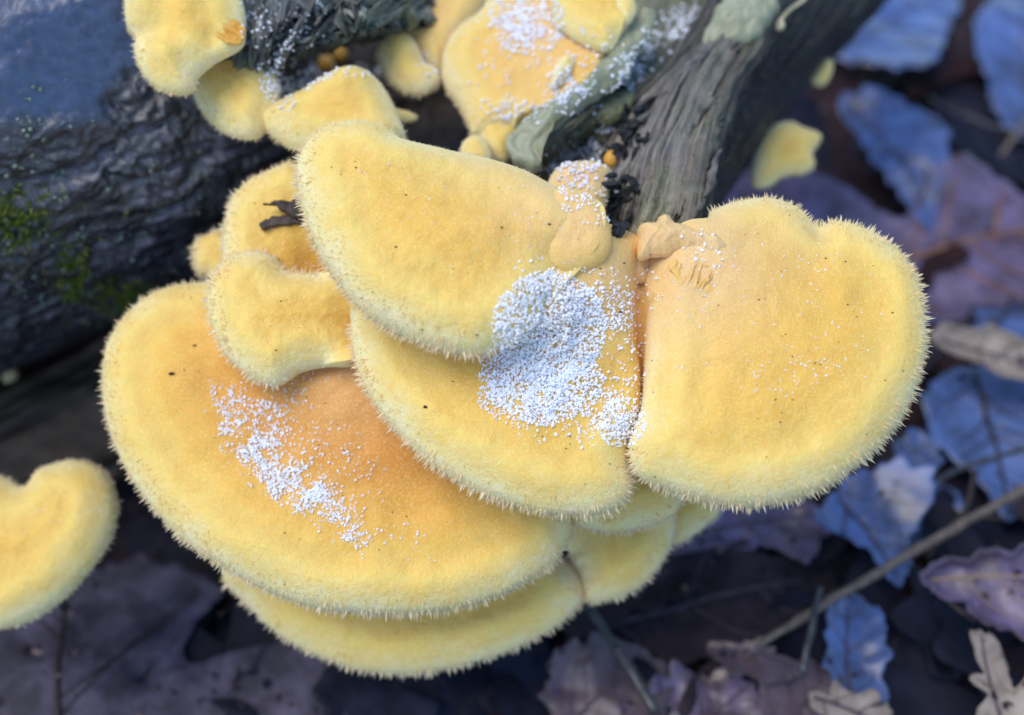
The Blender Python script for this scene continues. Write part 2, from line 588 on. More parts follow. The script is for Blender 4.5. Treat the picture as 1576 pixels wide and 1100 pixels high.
LOG_A0 = np.array([-0.10, 0.250, 0.107])
LOG_DIR = unit([math.cos(math.radians(28)), math.sin(math.radians(28)), 0.07])
log = empty('fallen_log', (-0.05, 0.27, 0.02), 'thick fallen log covered in dark wet rough bark beneath the mushrooms', 'log')
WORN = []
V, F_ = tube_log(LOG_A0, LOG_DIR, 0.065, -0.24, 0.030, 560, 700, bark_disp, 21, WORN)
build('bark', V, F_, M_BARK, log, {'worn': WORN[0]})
LOG_BVH = BVHTree.FromPolygons(V.tolist(), F_[0].tolist())


def loft(ctrl, nu, nv):
    """ctrl: rows of (px, py, depth) -> smooth surface"""
    C = np.array([[at(*p) for p in row] for row in ctrl])
    def spl(P, n):                       # P (m, ...) along axis 0, uniform in control index
        m = len(P)
        t = np.linspace(0, m - 1, n)
        i = np.minimum(t.astype(int), m - 2)
        f = (t - i).reshape((-1,) + (1,) * (P.ndim - 1))
        p0, p1, p2, p3 = P[np.maximum(i - 1, 0)], P[i], P[i + 1], P[np.minimum(i + 2, m - 1)]
        return 0.5 * (2 * p1 + (p2 - p0) * f + (2 * p0 - 5 * p1 + 4 * p2 - p3) * f ** 2 + (3 * p1 - p0 - 3 * p2 + p3) * f ** 3)
    return spl(spl(C.transpose(1, 0, 2), nv).transpose(1, 0, 2), nu)          # (nu, nv, 3)


def displaced_loft(name, ctrl, nu, nv, mat, parent, disp):
    G = loft(ctrl, nu, nv)
    du = np.gradient(G, axis=0)
    dv = np.gradient(G, axis=1)
    N = np.cross(du, dv)
    N /= np.linalg.norm(N, axis=2, keepdims=True) + 1e-12
    tocam = CAM - G
    flip = (N * tocam).sum(2).mean() < 0
    if flip:
        N = -N
    uu, vv = np.meshgrid(np.linspace(0, 1, nu), np.linspace(0, 1, nv), indexing='ij')
    h = disp(G.reshape(-1, 3), uu.ravel(), vv.ravel()).reshape(nu, nv)
    P = (G + N * h[..., None]).reshape(-1, 3)
    F_ = grid_faces(nu, nv, False)
    if not flip:
        F_ = F_[:, ::-1]
    o = build(name, P, F_, mat, parent, {'gu': uu.ravel(), 'gv': vv.ravel()})
    sm = o.modifiers.new('thickness', 'SOLIDIFY')
    sm.thickness = 0.004
    sm.offset = -1
    add_solid(P, F_)
    return o


# rotten core of the log, seen in the dark hollow between the caps
core = [[(330, -120, 0.315), (520, -120, 0.325), (720, -120, 0.335), (900, -120, 0.335), (1080, -120, 0.33)],
        [(330, 60, 0.290), (520, 70, 0.300), (680, 70, 0.305), (850, 60, 0.300), (1010, 40, 0.300)],
        [(330, 180, 0.272), (500, 190, 0.292), (680, 200, 0.300), (800, 200, 0.285), (930, 170, 0.275)],
        [(330, 300, 0.262), (480, 320, 0.262), (660, 320, 0.262), (800, 320, 0.260), (930, 320, 0.258)],
        [(340, 420, 0.262), (480, 440, 0.256), (660, 460, 0.250), (820, 470, 0.245), (960, 470, 0.245)],
        [(380, 560, 0.275), (500, 600, 0.272), (660, 620, 0.268), (820, 640, 0.262), (960, 640, 0.258)],
        [(420, 680, 0.300), (520, 740, 0.298), (660, 780, 0.295), (820, 800, 0.290), (960, 800, 0.285)]]
displaced_loft('rotten_core', core, 220, 220, M_CORE, log,
               lambda P, u, v: 0.006 * fbm(P * 60, 4, 31) + 0.003 * fbm(P * np.array([150, 60, 150]), 4, 33))
# splintered grey edge of the log
edge = [[(360, -90, 0.246), (430, -90, 0.242), (520, -90, 0.246), (610, -90, 0.252), (690, -90, 0.269)],
        [(360, -10, 0.236), (430, -10, 0.234), (510, -10, 0.236), (590, -10, 0.242), (665, -5, 0.256)],
        [(355, 50, 0.232), (420, 45, 0.229), (490, 38, 0.230), (560, 30, 0.236), (640, 25, 0.250)],
        [(360, 100, 0.232), (410, 95, 0.231), (470, 72, 0.234), (540, 58, 0.242), (610, 50, 0.256)],
        [(370, 145, 0.240), (405, 140, 0.241), (455, 100, 0.252), (530, 78, 0.264), (600, 65, 0.274)]]
displaced_loft('splintered_edge', edge, 240, 300, M_WOOD_GREY, log,
               lambda P, u, v: 0.0036 * fbm(np.stack([u * 1.6, v * 26 + 6 * u, v * 3], 1), 5, 41, 0.62) + 0.0005 * fbm(P * 420, 4, 43, 0.6) - 0.006 * np.clip((u - 0.86) / 0.14, 0, 1) ** 2)

# dead branch lying under the log
db = empty('dead_branch', at(60, 700, 0.29), 'brown dead branch with stringy grain lying under the bark log', 'branch')
p0, p1 = at(-120, 815, 0.295), at(420, 450, 0.340)


def stringy(q, seed):
    return 0.0022 * fbm(q * np.array([35, 320, 320]), 4, seed) + 0.003 * fbm(q * 50, 3, seed + 1)


V, F_ = tube_log(p0, p1 - p0, 0.0230, -0.10, 0.16, 240, 160, stringy, 51, taper=0.25)
build('wood', V, F_, M_BRANCH, db)
add_solid(V, F_[0])

# ------------------------------------------------------------------ broken stub of wood on the right
stub = empty('broken_branch_stub', at(1080, 340, 0.25), 'weathered split branch stub with green lichen and a dark shaded flank', 'branch')
sctrl = [[(985, -95, .345), (1030, -85, .292), (1075, -82, .284), (1115, -80, .282), (1160, -80, .279), (1225, -80, .278), (1320, -85, .302), (1430, -90, .335), (1440, -100, .40)],
         [(945, 20, .325), (985, 20, .276), (1020, 25, .266), (1060, 30, .263), (1110, 35, .259), (1180, 30, .257), (1262, 22, .282), (1348, 14, .315), (1360, 0, .38)],
         [(885, 115, .31), (920, 103, .260), (960, 112, .250), (990, 128, .249), (1050, 110, .243), (1128, 118, .240), (1186, 120, .264), (1256, 108, .300), (1262, 100, .36)],
         [(845, 185, .30), (850, 160, .250), (905, 168, .239), (930, 188, .244), (1000, 190, .233), (1098, 200, .228), (1136, 212, .252), (1180, 205, .285), (1182, 200, .34)],
         [(782, 250, .29), (780, 215, .246), (838, 228, .234), (885, 240, .252), (965, 260, .228), (1082, 275, .220), (1104, 288, .242), (1124, 288, .27), (1122, 292, .32)],
         [(795, 300, .285), (812, 268, .256), (848, 280, .247), (890, 300, .254), (945, 330, .228), (1066, 345, .217), (1086, 352, .238), (1094, 355, .26), (1090, 360, .31)],
         [(835, 335, .285), (850, 320, .262), (880, 340, .252), (905, 370, .243), (940, 395, .230), (1005, 402, .224), (1050, 405, .242), (1060, 408, .27), (1060, 415, .31)]]


def stub_disp(P, u, v):
    fib = fbm(np.stack([u * 2.2 + 0.3 * v, v * 34, v * 3], 1), 4, 61)
    crack = -np.clip(vnoise(np.stack([u * 3.0, v * 26, v * 0], 1), 66) - 0.45, 0, 1)
    m = np.clip(1 - np.abs(v - 0.52) / 0.22, 0, 1)
    fine = fbm(np.stack([u * 5 + v, v * 110, v * 3], 1), 3, 68)
    return (0.0010 + 0.0024 * m) * fib + 0.0012 * fine * (0.4 + m) + 0.010 * m * crack + 0.0013 * fbm(P * 80, 3, 63) + 0.0005 * fbm(P * 520, 3, 64)


displaced_loft('wood', sctrl, 320, 420, M_WOOD, stub, stub_disp)


def polyline_tube(pts, radii, nseg=8, ncirc=8, rough=0.0, seed=0):
    P = catmull(pts, nseg * (len(pts) - 1) + 1, closed=False)
    r = np.interp(np.linspace(0, 1, len(P)), np.linspace(0, 1, len(radii)), radii)
    T = np.gradient(P, axis=0)
    T /= np.linalg.norm(T, axis=1, keepdims=True)
    ref = np.array([0.31, 0.2, 0.93])
    A = np.cross(T, ref)
    A /= np.linalg.norm(A, axis=1, keepdims=True)
    B = np.cross(T, A)
    th = np.linspace(0, 2 * math.pi, ncirc, endpoint=False)
    V = P[:, None] + r[:, None, None] * (np.cos(th)[None, :, None] * A[:, None] + np.sin(th)[None, :, None] * B[:, None])
    V = V.reshape(-1, 3)
    if rough:
        V = V + rough * np.stack([fbm(V * 300, 2, seed + k) for k in range(3)], 1)
    n = len(P)
    F_ = grid_faces(n, ncirc, True)
    V = np.vstack([V, P[0], P[-1]])
    k = np.arange(ncirc)
    k2 = (k + 1) % ncirc
    caps = np.vstack([np.stack([np.full(ncirc, len(V) - 2), k2, k], 1), np.stack([np.full(ncirc, len(V) - 1), (n - 1) * ncirc + k, (n - 1) * ncirc + k2], 1)])
    return V, [F_, caps]


def join(parts):
    Vs, Fs, off = [], {}, 0
    for V, F_ in parts:
        Vs.append(V)
        for f in F_:
            Fs.setdefault(f.shape[1], []).append(f + off)
        off += len(V)
    return np.vstack(Vs), [np.vstack(x) for x in Fs.values()]


# splinters standing along the split face
for (a, b_, c, r) in [((1165, 30, .2555), (1080, 130, .2405), (1005, 225, .2285), .0013), ((1150, 18, .2575), (1060, 105, .2425), (985, 185, .2345), .0011),
                      ((1130, 25, .2580), (1035, 120, .2440), (975, 170, .238), .0010), ((1100, 150, .2330), (1060, 210, .2285), (1035, 290, .2225), .0010),
                      ((1075, 190, .2310), (1035, 240, .2270), (1012, 320, .2215), .0009), ((1105, 230, .2240), (1090, 290, .2195), (1068, 342, .2155), .0012)]:
    V, F_ = polyline_tube([at(*a), at(*b_), at(*c)], [0.0004, r, 0.0005], 12, 7, 0.0012, int(a[0]))
    build('splinter', V, F_, M_SPLINTER, stub)


def blob(c, rad, axes, seed, rough=0.35, freq=260, nu=36, nv=24):
    u = np.linspace(0, 2 * math.pi, nu, endpoint=False)
    v = np.linspace(0.02, math.pi - 0.02, nv)
    VV, UU = np.meshgrid(v, u, indexing='ij')
    D = np.stack([np.sin(VV) * np.cos(UU), np.sin(VV) * np.sin(UU), np.cos(VV)], -1).reshape(-1, 3)
    D = D * (1 + rough * fbm(D * rad * freq + seed * 3.7, 4, seed))[:, None] * rad
    A = np.array(axes)
    return np.asarray(c) + D @ A, [grid_faces(nv, nu, True)]


IMG = lambda ax, sx, sy, sz: [sx * (math.cos(ax) * RT + math.sin(ax) * UP), sy * (-math.sin(ax) * RT + math.cos(ax) * UP), sz * FW]

# ------------------------------------------------------------------ shelf-like bodies: caps, bark plates
class Shelf:
    pass


def shelf(outline, depth, ty=0.34, tx=0.0, ctr=None, T=0.006, wroll=0.0075, dome=0.0035, L=0.018, bumps=(), nth=240, ns=56, wob=0.0006, seed=1, jag=0.0, base=None, groove=0.0006, scale=1.0):
    """outline: (px, py[, flag]) flag 1 = free fuzzy rim, 2 = rolled bald rim, 0 = attached edge"""
    T, wroll, dome, L, wob, groove = (x * scale for x in (T, wroll, dome, L, wob, groove))
    px = np.array([p[:2] for p in outline], float)
    fl = [p[2] if len(p) > 2 else 1 for p in outline]
    O, F_ = catmull(px, nth, True, fl)
    if ctr is None:
        ctr = O.mean(0)
    ctr = np.asarray(ctr, float)
    N = unit(-FW + UP * ty + RT * tx)
    P0 = at(ctr[0], ctr[1], depth)

    def onplane(q):
        d = FW[None] + ((q[:, 0] - 788) / FPX)[:, None] * RT + ((550 - q[:, 1]) / FPX)[:, None] * UP
        t = ((P0 - CAM) @ N) / (d @ N)
        return CAM + d * t[:, None]
    e1 = unit(np.cross(UP, N))
    e2 = np.cross(N, e1)
    W = onplane(O) - P0
    o2 = np.stack([W @ e1, W @ e2], 1)
    if jag:
        tang = np.roll(o2, -1, 0) - np.roll(o2, 1, 0)
        nrm = np.stack([tang[:, 1], -tang[:, 0]], 1)
        nrm /= np.linalg.norm(nrm, axis=1, keepdims=True)
        o2 = o2 + nrm * (jag * fbm(np.column_stack([o2 * 420, np.zeros(nth)]), 3, seed + 5))[:, None]
    # outline slightly shrunk: the hairs carry the silhouette
    s = 1 - (1 - np.linspace(0, 1, ns)) ** 1.7
    s[0] = 0.004
    G = o2[None] * s[:, None, None]
    Q = G.reshape(-1, 2)
    free = F_ > 0
    FP = o2[free] if free.any() else o2
    d = np.empty(len(Q))
    near = np.empty(len(Q), int)
    for k in range(0, len(Q), 4000):
        D = np.linalg.norm(Q[k:k + 4000, None] - FP[None], axis=2)
        near[k:k + 4000] = D.argmin(1)
        d[k:k + 4000] = D.min(1)
    out = FP[near] - Q
    out = out / (np.linalg.norm(out, axis=1, keepdims=True) + 1e-9)

    def height(Q, d):
        c = np.clip(d / wroll, 0, 1)
        h = T * np.sqrt(np.clip(1 - (1 - c) ** 2, 0, 1)) + dome * (1 - np.exp(-np.clip(d - 0.3 * wroll, 0, 1) / L))
        P3 = np.column_stack([Q, np.full(len(Q), 0.37 * seed)])
        h = h + c * (wob * 2.2 * fbm(P3 * 70, 3, seed) + wob * 0.7 * fbm(P3 * 330, 3, seed + 2))
        h = h - groove * np.exp(-((d - 1.35 * wroll) / (0.45 * wroll)) ** 2)
        return h
    h = height(Q, d)
    for (bx, by, br, bh) in bumps:
        b = onplane(np.array([[bx, by]], float))[0] - P0
        bq = np.array([b @ e1, b @ e2])
        r_ = br / FPX * depth
        h = h + bh * np.exp(-((Q - bq) ** 2).sum(1) / (r_ * r_))
    S = Shelf()
    S.V = P0 + Q[:, :1] * e1 + Q[:, 1:] * e2 + h[:, None] * N
    S.F = grid_faces(ns, nth, True)
    # skirt: close attached edges down to the base plane
    Sk = P0 + o2[:, :1] * e1 + o2[:, 1:] * e2 - 0.0003 * N
    S.Vs = np.vstack([S.V, Sk])
    k = np.arange(nth)
    k2 = (k + 1) % nth
    S.Fs = np.vstack([S.F, np.stack([(ns - 1) * nth + k, (ns - 1) * nth + k2, ns * nth + k2, ns * nth + k], 1)])
    S.rim = np.clip(np.concatenate([d, np.zeros(nth)]) / 0.03 / max(scale, 0.5), 0, 1)
    bs = np.zeros(len(S.Vs))
    if base is not None:
        for (bx, by, br, bw) in base:
            b = onplane(np.array([[bx, by]], float))[0] - P0
            bq = np.array([b @ e1, b @ e2])
            r_ = br / FPX * depth
            bs[:len(Q)] = np.maximum(bs[:len(Q)], bw * np.exp(-((Q - bq) ** 2).sum(1) / (r_ * r_)))
    S.base = bs
    S.out = out[:, :1] * e1 + out[:, 1:] * e2
    S.d = d
    S.o2, S.flags, S.N, S.e1, S.e2, S.P0 = o2, F_, N, e1, e2, P0
    S.T, S.w, S.ns, S.nth, S.s = T, wroll, ns, nth, s
    # underside with radiating gills
    su = np.linspace(1, 0.03, 26)
    U2 = (o2[None] * su[:, None, None]).reshape(-1, 2)
    du = np.linalg.norm(U2[:, None, :] - o2[None, ::3], axis=2).min(1)
    ph = np.tile(np.arange(nth), 26)
    g = -0.0003 - 0.35 * T * (1 - np.exp(-du / (0.6 * wroll))) + 0.0007 * scale * np.where(ph % 2 == 0, 1, -1) * np.clip(du / wroll, 0, 1)
    S.Vu = P0 + U2[:, :1] * e1 + U2[:, 1:] * e2 + g[:, None] * N
    S.Fu = grid_faces(26, nth, True)[:, ::-1]
    return S


def cones(P, D, Ln, Rb, rimv):
    """three-sided hairs"""
    n = len(P)
    D = D / np.linalg.norm(D, axis=1, keepdims=True)
    ref = rng.normal(size=(n, 3))
    A = np.cross(D, ref)
    A /= np.linalg.norm(A, axis=1, keepdims=True) + 1e-12
    B = np.cross(D, A)
    V = np.empty((n, 4, 3))
    for k in range(3):
        t = 2 * math.pi * k / 3
        V[:, k] = P + Rb[:, None] * (math.cos(t) * A + math.sin(t) * B)
    V[:, 3] = P + D * Ln[:, None]
    i = np.arange(n)[:, None] * 4
    F_ = np.concatenate([i + np.array([[0, 1, 3]]), i + np.array([[1, 2, 3]]), i + np.array([[2, 0, 3]])], 0)
    return V.reshape(-1, 3), F_, np.repeat(rimv, 4)


def blades(P, D, Ln, Wd, rimv):
    n = len(P)
    D = D / np.linalg.norm(D, axis=1, keepdims=True)
    A = np.cross(D, rng.normal(size=(n, 3)))
    A /= np.linalg.norm(A, axis=1, keepdims=True) + 1e-12
    V = np.empty((n, 3, 3))
    V[:, 0] = P - A * Wd[:, None]
    V[:, 1] = P + A * Wd[:, None]
    V[:, 2] = P + D * Ln[:, None]
    return V.reshape(-1, 3), np.arange(3 * n).reshape(-1, 3), np.repeat(rimv, 3)


def fuzz_for(S, hair=0.0013, dens=1.0, spacing=0.00042, rows=9):
    o3 = S.P0 + S.o2[:, :1] * S.e1 + S.o2[:, 1:] * S.e2
    tang = np.roll(S.o2, -1, 0) - np.roll(S.o2, 1, 0)
    nr = np.stack([tang[:, 1], -tang[:, 0]], 1)
    nr /= np.linalg.norm(nr, axis=1, keepdims=True)
    if (nr * S.o2).sum() < 0:
        nr = -nr
    n3 = nr[:, :1] * S.e1 + nr[:, 1:] * S.e2
    t3 = np.cross(S.N, n3)
    seg = np.linalg.norm(np.roll(o3, -1, 0) - o3, axis=1)
    wgt = seg * (S.flags == 1)
    parts = []
    if wgt.sum() > 0:
        n = int(wgt.sum() / spacing * rows)
        i = rng.choice(S.nth, n, p=wgt / wgt.sum())
        f = rng.random(n)[:, None]
        j = (i + 1) % S.nth
        P = o3[i] * (1 - f) + o3[j] * f
        o = n3[i] * (1 - f) + n3[j] * f
        phi = np.radians(-40 + 112 * rng.random(n) ** 1.35)
        up = phi >= 0
        dd = np.where(up, S.w, 0.2 * S.w) * (1 - np.cos(phi))
        hh = np.where(up, S.T, 0.22 * S.T) * np.sin(phi)
        P = P - o * dd[:, None] + S.N * hh[:, None] - o * 0.0001
        nrm = o * np.cos(phi)[:, None] + S.N * np.sin(phi)[:, None]
        D = nrm * 0.55 + o * 0.75 + rng.normal(size=(n, 3)) * 0.22
        Ln = hair * rng.uniform(0.55, 1.15, n) * np.where(phi > 0.9, 0.7, 1)
        # hairs gather in clumps: pull lengths up in small cells
        cl = vnoise(P * 900, 77)
        Ln = Ln * (0.85 + 0.35 * cl)
        parts.append(cones(P, D, Ln, Ln * rng.uniform(0.09, 0.16, n), np.clip(dd / 0.03 + rng.uniform(0, .04, n), 0, 1)))
    if wgt.sum() > 0:
        n = int(wgt.sum() / 0.00062 * hair / 0.0013 ** 1.0)
        i = rng.choice(S.nth, n, p=wgt / wgt.sum())
        f = rng.random(n)[:, None]
        j = (i + 1) % S.nth
        phi = np.radians(rng.uniform(-25, 35, n))
        o = n3[i] * (1 - f) + n3[j] * f
        P = o3[i] * (1 - f) + o3[j] * f - o * 0.0002 + S.N * (0.35 * S.T * np.sin(phi))[:, None]
        D = o * np.cos(phi)[:, None] + S.N * np.sin(phi)[:, None] * 0.6 + rng.normal(size=(n, 3)) * 0.16
        Ln = hair * rng.uniform(0.95, 1.55, n)
        parts.append(cones(P, D, Ln, Ln * rng.uniform(0.11, 0.17, n), np.zeros(n)))
    # short felt over the upper face
    a, b, c, e = (S.V[S.F[:, k]] for k in range(4))
    ar = np.linalg.norm(np.cross(c - a, e - b), axis=1) * 0.5
    n = int(ar.sum() * 1e6 * 2.4 * dens)
    q = rng.choice(len(S.F), n, p=ar / ar.sum())
    u, v = rng.random((2, n, 1))
    P = (a[q] * (1 - u) + b[q] * u) * (1 - v) + (e[q] * (1 - u) + c[q] * u) * v
    nn = np.cross(c[q] - a[q], e[q] - b[q])
    nn /= np.linalg.norm(nn, axis=1, keepdims=True) + 1e-12
    nn *= np.sign(nn @ S.N)[:, None]
    dq = S.d[S.F[q, 0]]
    D = nn * 0.22 + S.out[S.F[q, 0]] * 0.6 + rng.normal(size=(n, 3)) * 0.33
    edge_ = np.exp(-dq / 0.006)
    parts.append(blades(P - nn * 0.00005, D, rng.uniform(0.15, 0.42, n) * 0.001 * (0.8 + 1.0 * edge_), np.full(n, 0.00005) * rng.uniform(0.7, 1.5, n), np.clip(dq / 0.03 + rng.normal(0, 0.14, n) * np.clip(dq / 0.008, 0, 1), 0, 1)))
    V = np.vstack([p[0] for p in parts])
    off, Fs = 0, []
    for p in parts:
        Fs.append(p[1] + off)
        off += len(p[0])
    return V, np.vstack(Fs), np.concatenate([p[2] for p in parts])


CAPS = {}


def mushroom(key, label, outline, depth, group=None, mat=None, hair=0.0013, dens=1.0, spacing=0.00042, rows=7, name='mushroom', **kw):
    S = shelf(outline, depth, **kw)
    mid = S.V[np.argmax(S.d)] - S.N * S.T
    t = empty(name, mid, label, 'mushroom', group or 'yellow shelf mushrooms growing on the log')
    build('cap', S.Vs, S.Fs, mat or M_CAP, t, {'rim': S.rim, 'base': S.base})
    build('gills', S.Vu, S.Fu, M_GILL, t)
    V, F_, r = fuzz_for(S, hair, dens, spacing, rows)
    f = build('fuzz', V, F_, M_FUZZ, t, {'rim': r}, smooth=False)
    f['kind'] = 'stuff'
    add_solid(S.V, S.F)
    CAPS[key] = (t, S)
    return t


def depth_of0(key, px, py):
    V = CAPS[key][1].V - CAM
    z = V @ FW
    x, y = 788 + FPX * (V @ RT) / z, 550 - FPX * (V @ UP) / z
    return float(z[np.argmin((x - px) ** 2 + (y - py) ** 2)])


def fl(pts, f):
    return [(x, y, f) for x, y in pts]


# --- main cluster, front to back
mushroom('A', 'broad tongue-shaped yellow cap overlapping the others, topped by a smooth rounded fold',
         fl([(457, 262), (472, 226), (503, 202), (546, 193), (590, 203)], 1) + fl([(622, 226), (682, 236), (750, 249), (808, 268), (850, 290)], 2)
         + fl([(898, 313), (922, 342), (922, 382), (900, 418), (872, 445)], 0) + fl([(846, 475), (815, 505), (790, 528)], 2)
         + fl([(768, 536), (738, 546), (690, 541), (640, 526), (592, 502), (552, 472), (522, 437), (492, 393), (472, 340), (460, 298)], 1),
         0.1985, ty=0.36, tx=0.06, ctr=(680, 380), seed=3, bumps=[(620, 250, 60, .0015), (860, 425, 40, -.003)],
         base=[(850, 330, 110, .6), (760, 270, 90, .35)], T=.0062, dome=.003)
mushroom('B', 'large fan-shaped yellow cap with a second lobe, spread over the leaf litter',
         fl([(1092, 332), (1132, 315), (1180, 309), (1224, 323), (1254, 348), (1292, 344), (1340, 360), (1382, 389), (1410, 432), (1422, 490), (1422, 545), (1407, 600), (1380, 653),
             (1336, 702), (1278, 745), (1218, 770), (1150, 780), (1082, 772), (1018, 750), (984, 732)], 1) + fl([(968, 692), (984, 640), (990, 590), (992, 500), (990, 430)], 2)
         + fl([(1002, 392), (1050, 368), (1085, 358)], 0),
         0.2035, ty=0.30, tx=-0.05, ctr=(1190, 540), seed=5, bumps=[(1070, 420, 90, .003), (1258, 372, 22, -.0022), (1060, 600, 120, .001), (1320, 470, 90, -.0015)],
         base=[(1060, 430, 120, .95), (1180, 400, 80, .35)], T=.0066, dome=.003)
mushroom('C', 'wide yellow cap filled with a heap of ice grains, tucked under the tongue-shaped cap',
         fl([(541, 500), (549, 560), (569, 608), (604, 657), (654, 706), (712, 745), (782, 775), (850, 791), (910, 792), (952, 780), (973, 753), (970, 722)], 1)
         + fl([(985, 690), (1005, 640), (1010, 560), (1010, 480), (985, 415), (900, 395), (760, 415), (650, 435), (565, 460)], 0),
         0.2070, ty=0.33, ctr=(770, 620), seed=7, bumps=[(890, 460, 110, .0105), (830, 520, 50, .004)] + [(986 - 10 * math.sin((yy - 430) / 40), yy, 15, -.0045) for yy in range(440, 700, 16)], base=[(930, 470, 100, .7)], T=.0060)
mushroom('D', 'small rounded yellow cap resting on the largest cap, joined to it by an orange crease',
         fl([(319, 470), (326, 432), (348, 404), (386, 389), (420, 396), (444, 420)], 1) + fl([(490, 424), (530, 440), (552, 480), (556, 530), (544, 562)], 0)
         + fl([(500, 565), (462, 574)], 2) + fl([(430, 593), (396, 586), (357, 556), (334, 518)], 1),
         0.2185, ty=0.30, tx=0.06, ctr=(440, 490), seed=9, bumps=[(556, 510, 40, -.003)], T=.0052, dome=.0036, scale=0.9)
mushroom('F', 'yellow cap behind the tongue-shaped one, with a broken dark bark chip lying on it',
         fl([(344, 390), (346, 350), (359, 308), (388, 279), (427, 261), (458, 255)], 1) + fl([(520, 300), (548, 370), (540, 425), (440, 432)], 0) + fl([(352, 430)], 1),
         0.2290, ty=0.34, ctr=(430, 360), seed=11, bumps=[(500, 432, 60, -.009)], T=.0055, scale=0.9)
mushroom('E', 'largest yellow cap of the cluster, sprinkled with a slanting streak of ice grains',
         fl([(160, 592), (165, 542), (184, 503), (218, 467), (262, 445), (320, 437)], 1) + fl([(450, 425), (600, 470), (760, 590), (850, 720)], 0)
         + fl([(880, 800), (876, 826), (860, 857), (826, 885), (778, 912), (718, 932), (640, 944), (560, 944), (482, 934), (412, 909), (348, 875), (294, 840), (245, 791), (205, 738), (180, 688), (165, 640)], 1),
         0.2260, ty=0.30, tx=0.03, ctr=(500, 700), seed=13, bumps=[(560, 580, 140, .004), (430, 700, 110, -.0015)], base=[(560, 580, 130, .5)], mat=M_CAP_SHADED, T=.0066, dome=.003, nth=300)
mushroom('G', 'lowest yellow cap, a crescent showing below the largest cap',
         fl([(344, 888), (373, 922), (413, 961), (462, 995), (531, 1024), (610, 1037), (690, 1029), (758, 1010), (818, 985), (866, 955), (897, 923), (899, 900), (884, 874)], 1)
         + fl([(850, 850), (760, 790), (600, 780), (450, 800), (380, 845)], 0),
         0.2410, ty=0.26, ctr=(620, 910), seed=15, T=.006)
mushroom('H2', 'thin whitish-edged cap squeezed directly beneath the ice-filled cap',
         fl([(884, 800), (920, 815), (970, 816), (1020, 801), (1046, 777)], 1) + fl([(1040, 740), (980, 715), (900, 740)], 0),
         0.2230, ty=0.30, seed=17, T=.005, scale=0.85)
mushroom('H', 'half-round yellow cap above bare leaves, between the crescent cap and the thin cap',
         fl([(876, 852), (892, 884), (908, 925), (948, 920), (987, 900), (1016, 867), (1033, 830), (1034, 795)], 1) + fl([(1000, 745), (920, 745), (862, 790)], 0),
         0.2420, ty=0.26, seed=19, T=.0055, scale=0.9)
mushroom('I', 'narrow yellow sliver of a cap poking out beneath the fan-shaped cap',
         fl([(1035, 836), (1068, 822), (1092, 802), (1105, 783)], 1) + fl([(1080, 750), (1030, 760), (1000, 820)], 0), 0.2500, ty=0.28, seed=21, T=.004, scale=0.7)
mushroom('J', 'smooth yellow half-round cap standing apart from the cluster beside the dead branch',
         fl([(-40, 744), (0, 733), (40, 750), (62, 724), (96, 712), (122, 709), (157, 723), (176, 752), (181, 790), (166, 838), (132, 886), (88, 930), (44, 957), (0, 967), (-60, 965), (-120, 900), (-110, 800)], 1),
         0.2420, ty=0.34, seed=23, T=.006, hair=0.0009)
mushroom('K', 'tiny yellow cap in shadow between the bark and the cap that carries a bark chip',
         fl([(299, 395), (303, 372), (330, 359)], 1) + fl([(352, 360), (352, 430)], 0) + fl([(322, 428), (303, 418)], 1), 0.2450, ty=0.3, seed=25, scale=0.5, nth=120, ns=30)
# --- upper cluster
mushroom('L', 'pale yellow double-lobed cap against smooth bark, with torn gill ridges at its side',
         fl([(193, 5), (188, -40), (250, -70), (330, -62)], 1) + fl([(372, 0), (378, 50), (370, 75), (330, 98)], 2) + fl([(304, 122), (300, 138), (280, 146), (247, 139), (219, 112), (207, 76), (208, 57), (196, 40)], 1),
         0.2270, ty=0.36, ctr=(280, 50), seed=27, bumps=[(250, 60, 22, -.0022), (222, 62, 14, -.0016), (300, 30, 26, .0016), (262, 100, 18, .0012), (330, 70, 16, -.0016), (230, 20, 22, .0014)], T=.005, scale=0.85, hair=.0009)
mushroom('M', 'yellow egg-shaped cap hanging over the bark below the double-lobed cap',
         fl([(300, 140), (304, 107), (323, 86)], 1) + fl([(346, 79), (380, 80), (413, 93), (427, 120)], 2) + fl([(431, 150), (417, 183), (398, 211), (361, 211), (328, 191), (306, 163)], 1),
         0.2345, ty=0.40, ctr=(365, 150), seed=29, T=.005, scale=0.8, base=[(380, 85, 40, .6)], hair=.0009)
mushroom('N', 'yellow cap with a ridge-like hump behind the tongue-shaped cap',
         fl([(402, 186)], 1) + fl([(422, 167), (470, 143), (520, 121), (555, 116), (580, 128), (600, 152), (612, 177)], 2) + fl([(623, 205), (622, 218), (590, 242), (520, 245), (457, 231), (427, 214), (407, 199)], 1),
         0.2330, ty=0.46, ctr=(515, 185), seed=31, bumps=[(540, 150, 40, .003)], T=.006, scale=0.85, hair=.001)
mushroom('tongue', 'small pointed yellow tongue sticking out into the dark hollow', fl([(585, 166), (620, 171), (641, 179), (638, 186), (615, 189), (592, 192)], 1), 0.2450, ty=0.4, seed=32, scale=0.3, nth=90, ns=24, hair=.0005)
mushroom('O', 'small lip-shaped yellow cap with a fringed lower edge over the dark hollow',
         fl([(582, 90), (586, 72), (602, 56)], 1) + fl([(625, 53), (641, 68), (656, 96), (672, 108)], 2) + fl([(677, 125), (663, 141), (640, 146), (613, 137), (594, 116)], 1),
         0.2500, ty=0.42, ctr=(627, 100), seed=33, T=.0045, scale=0.65, bumps=[(650, 95, 14, -.0012)], hair=.0010)
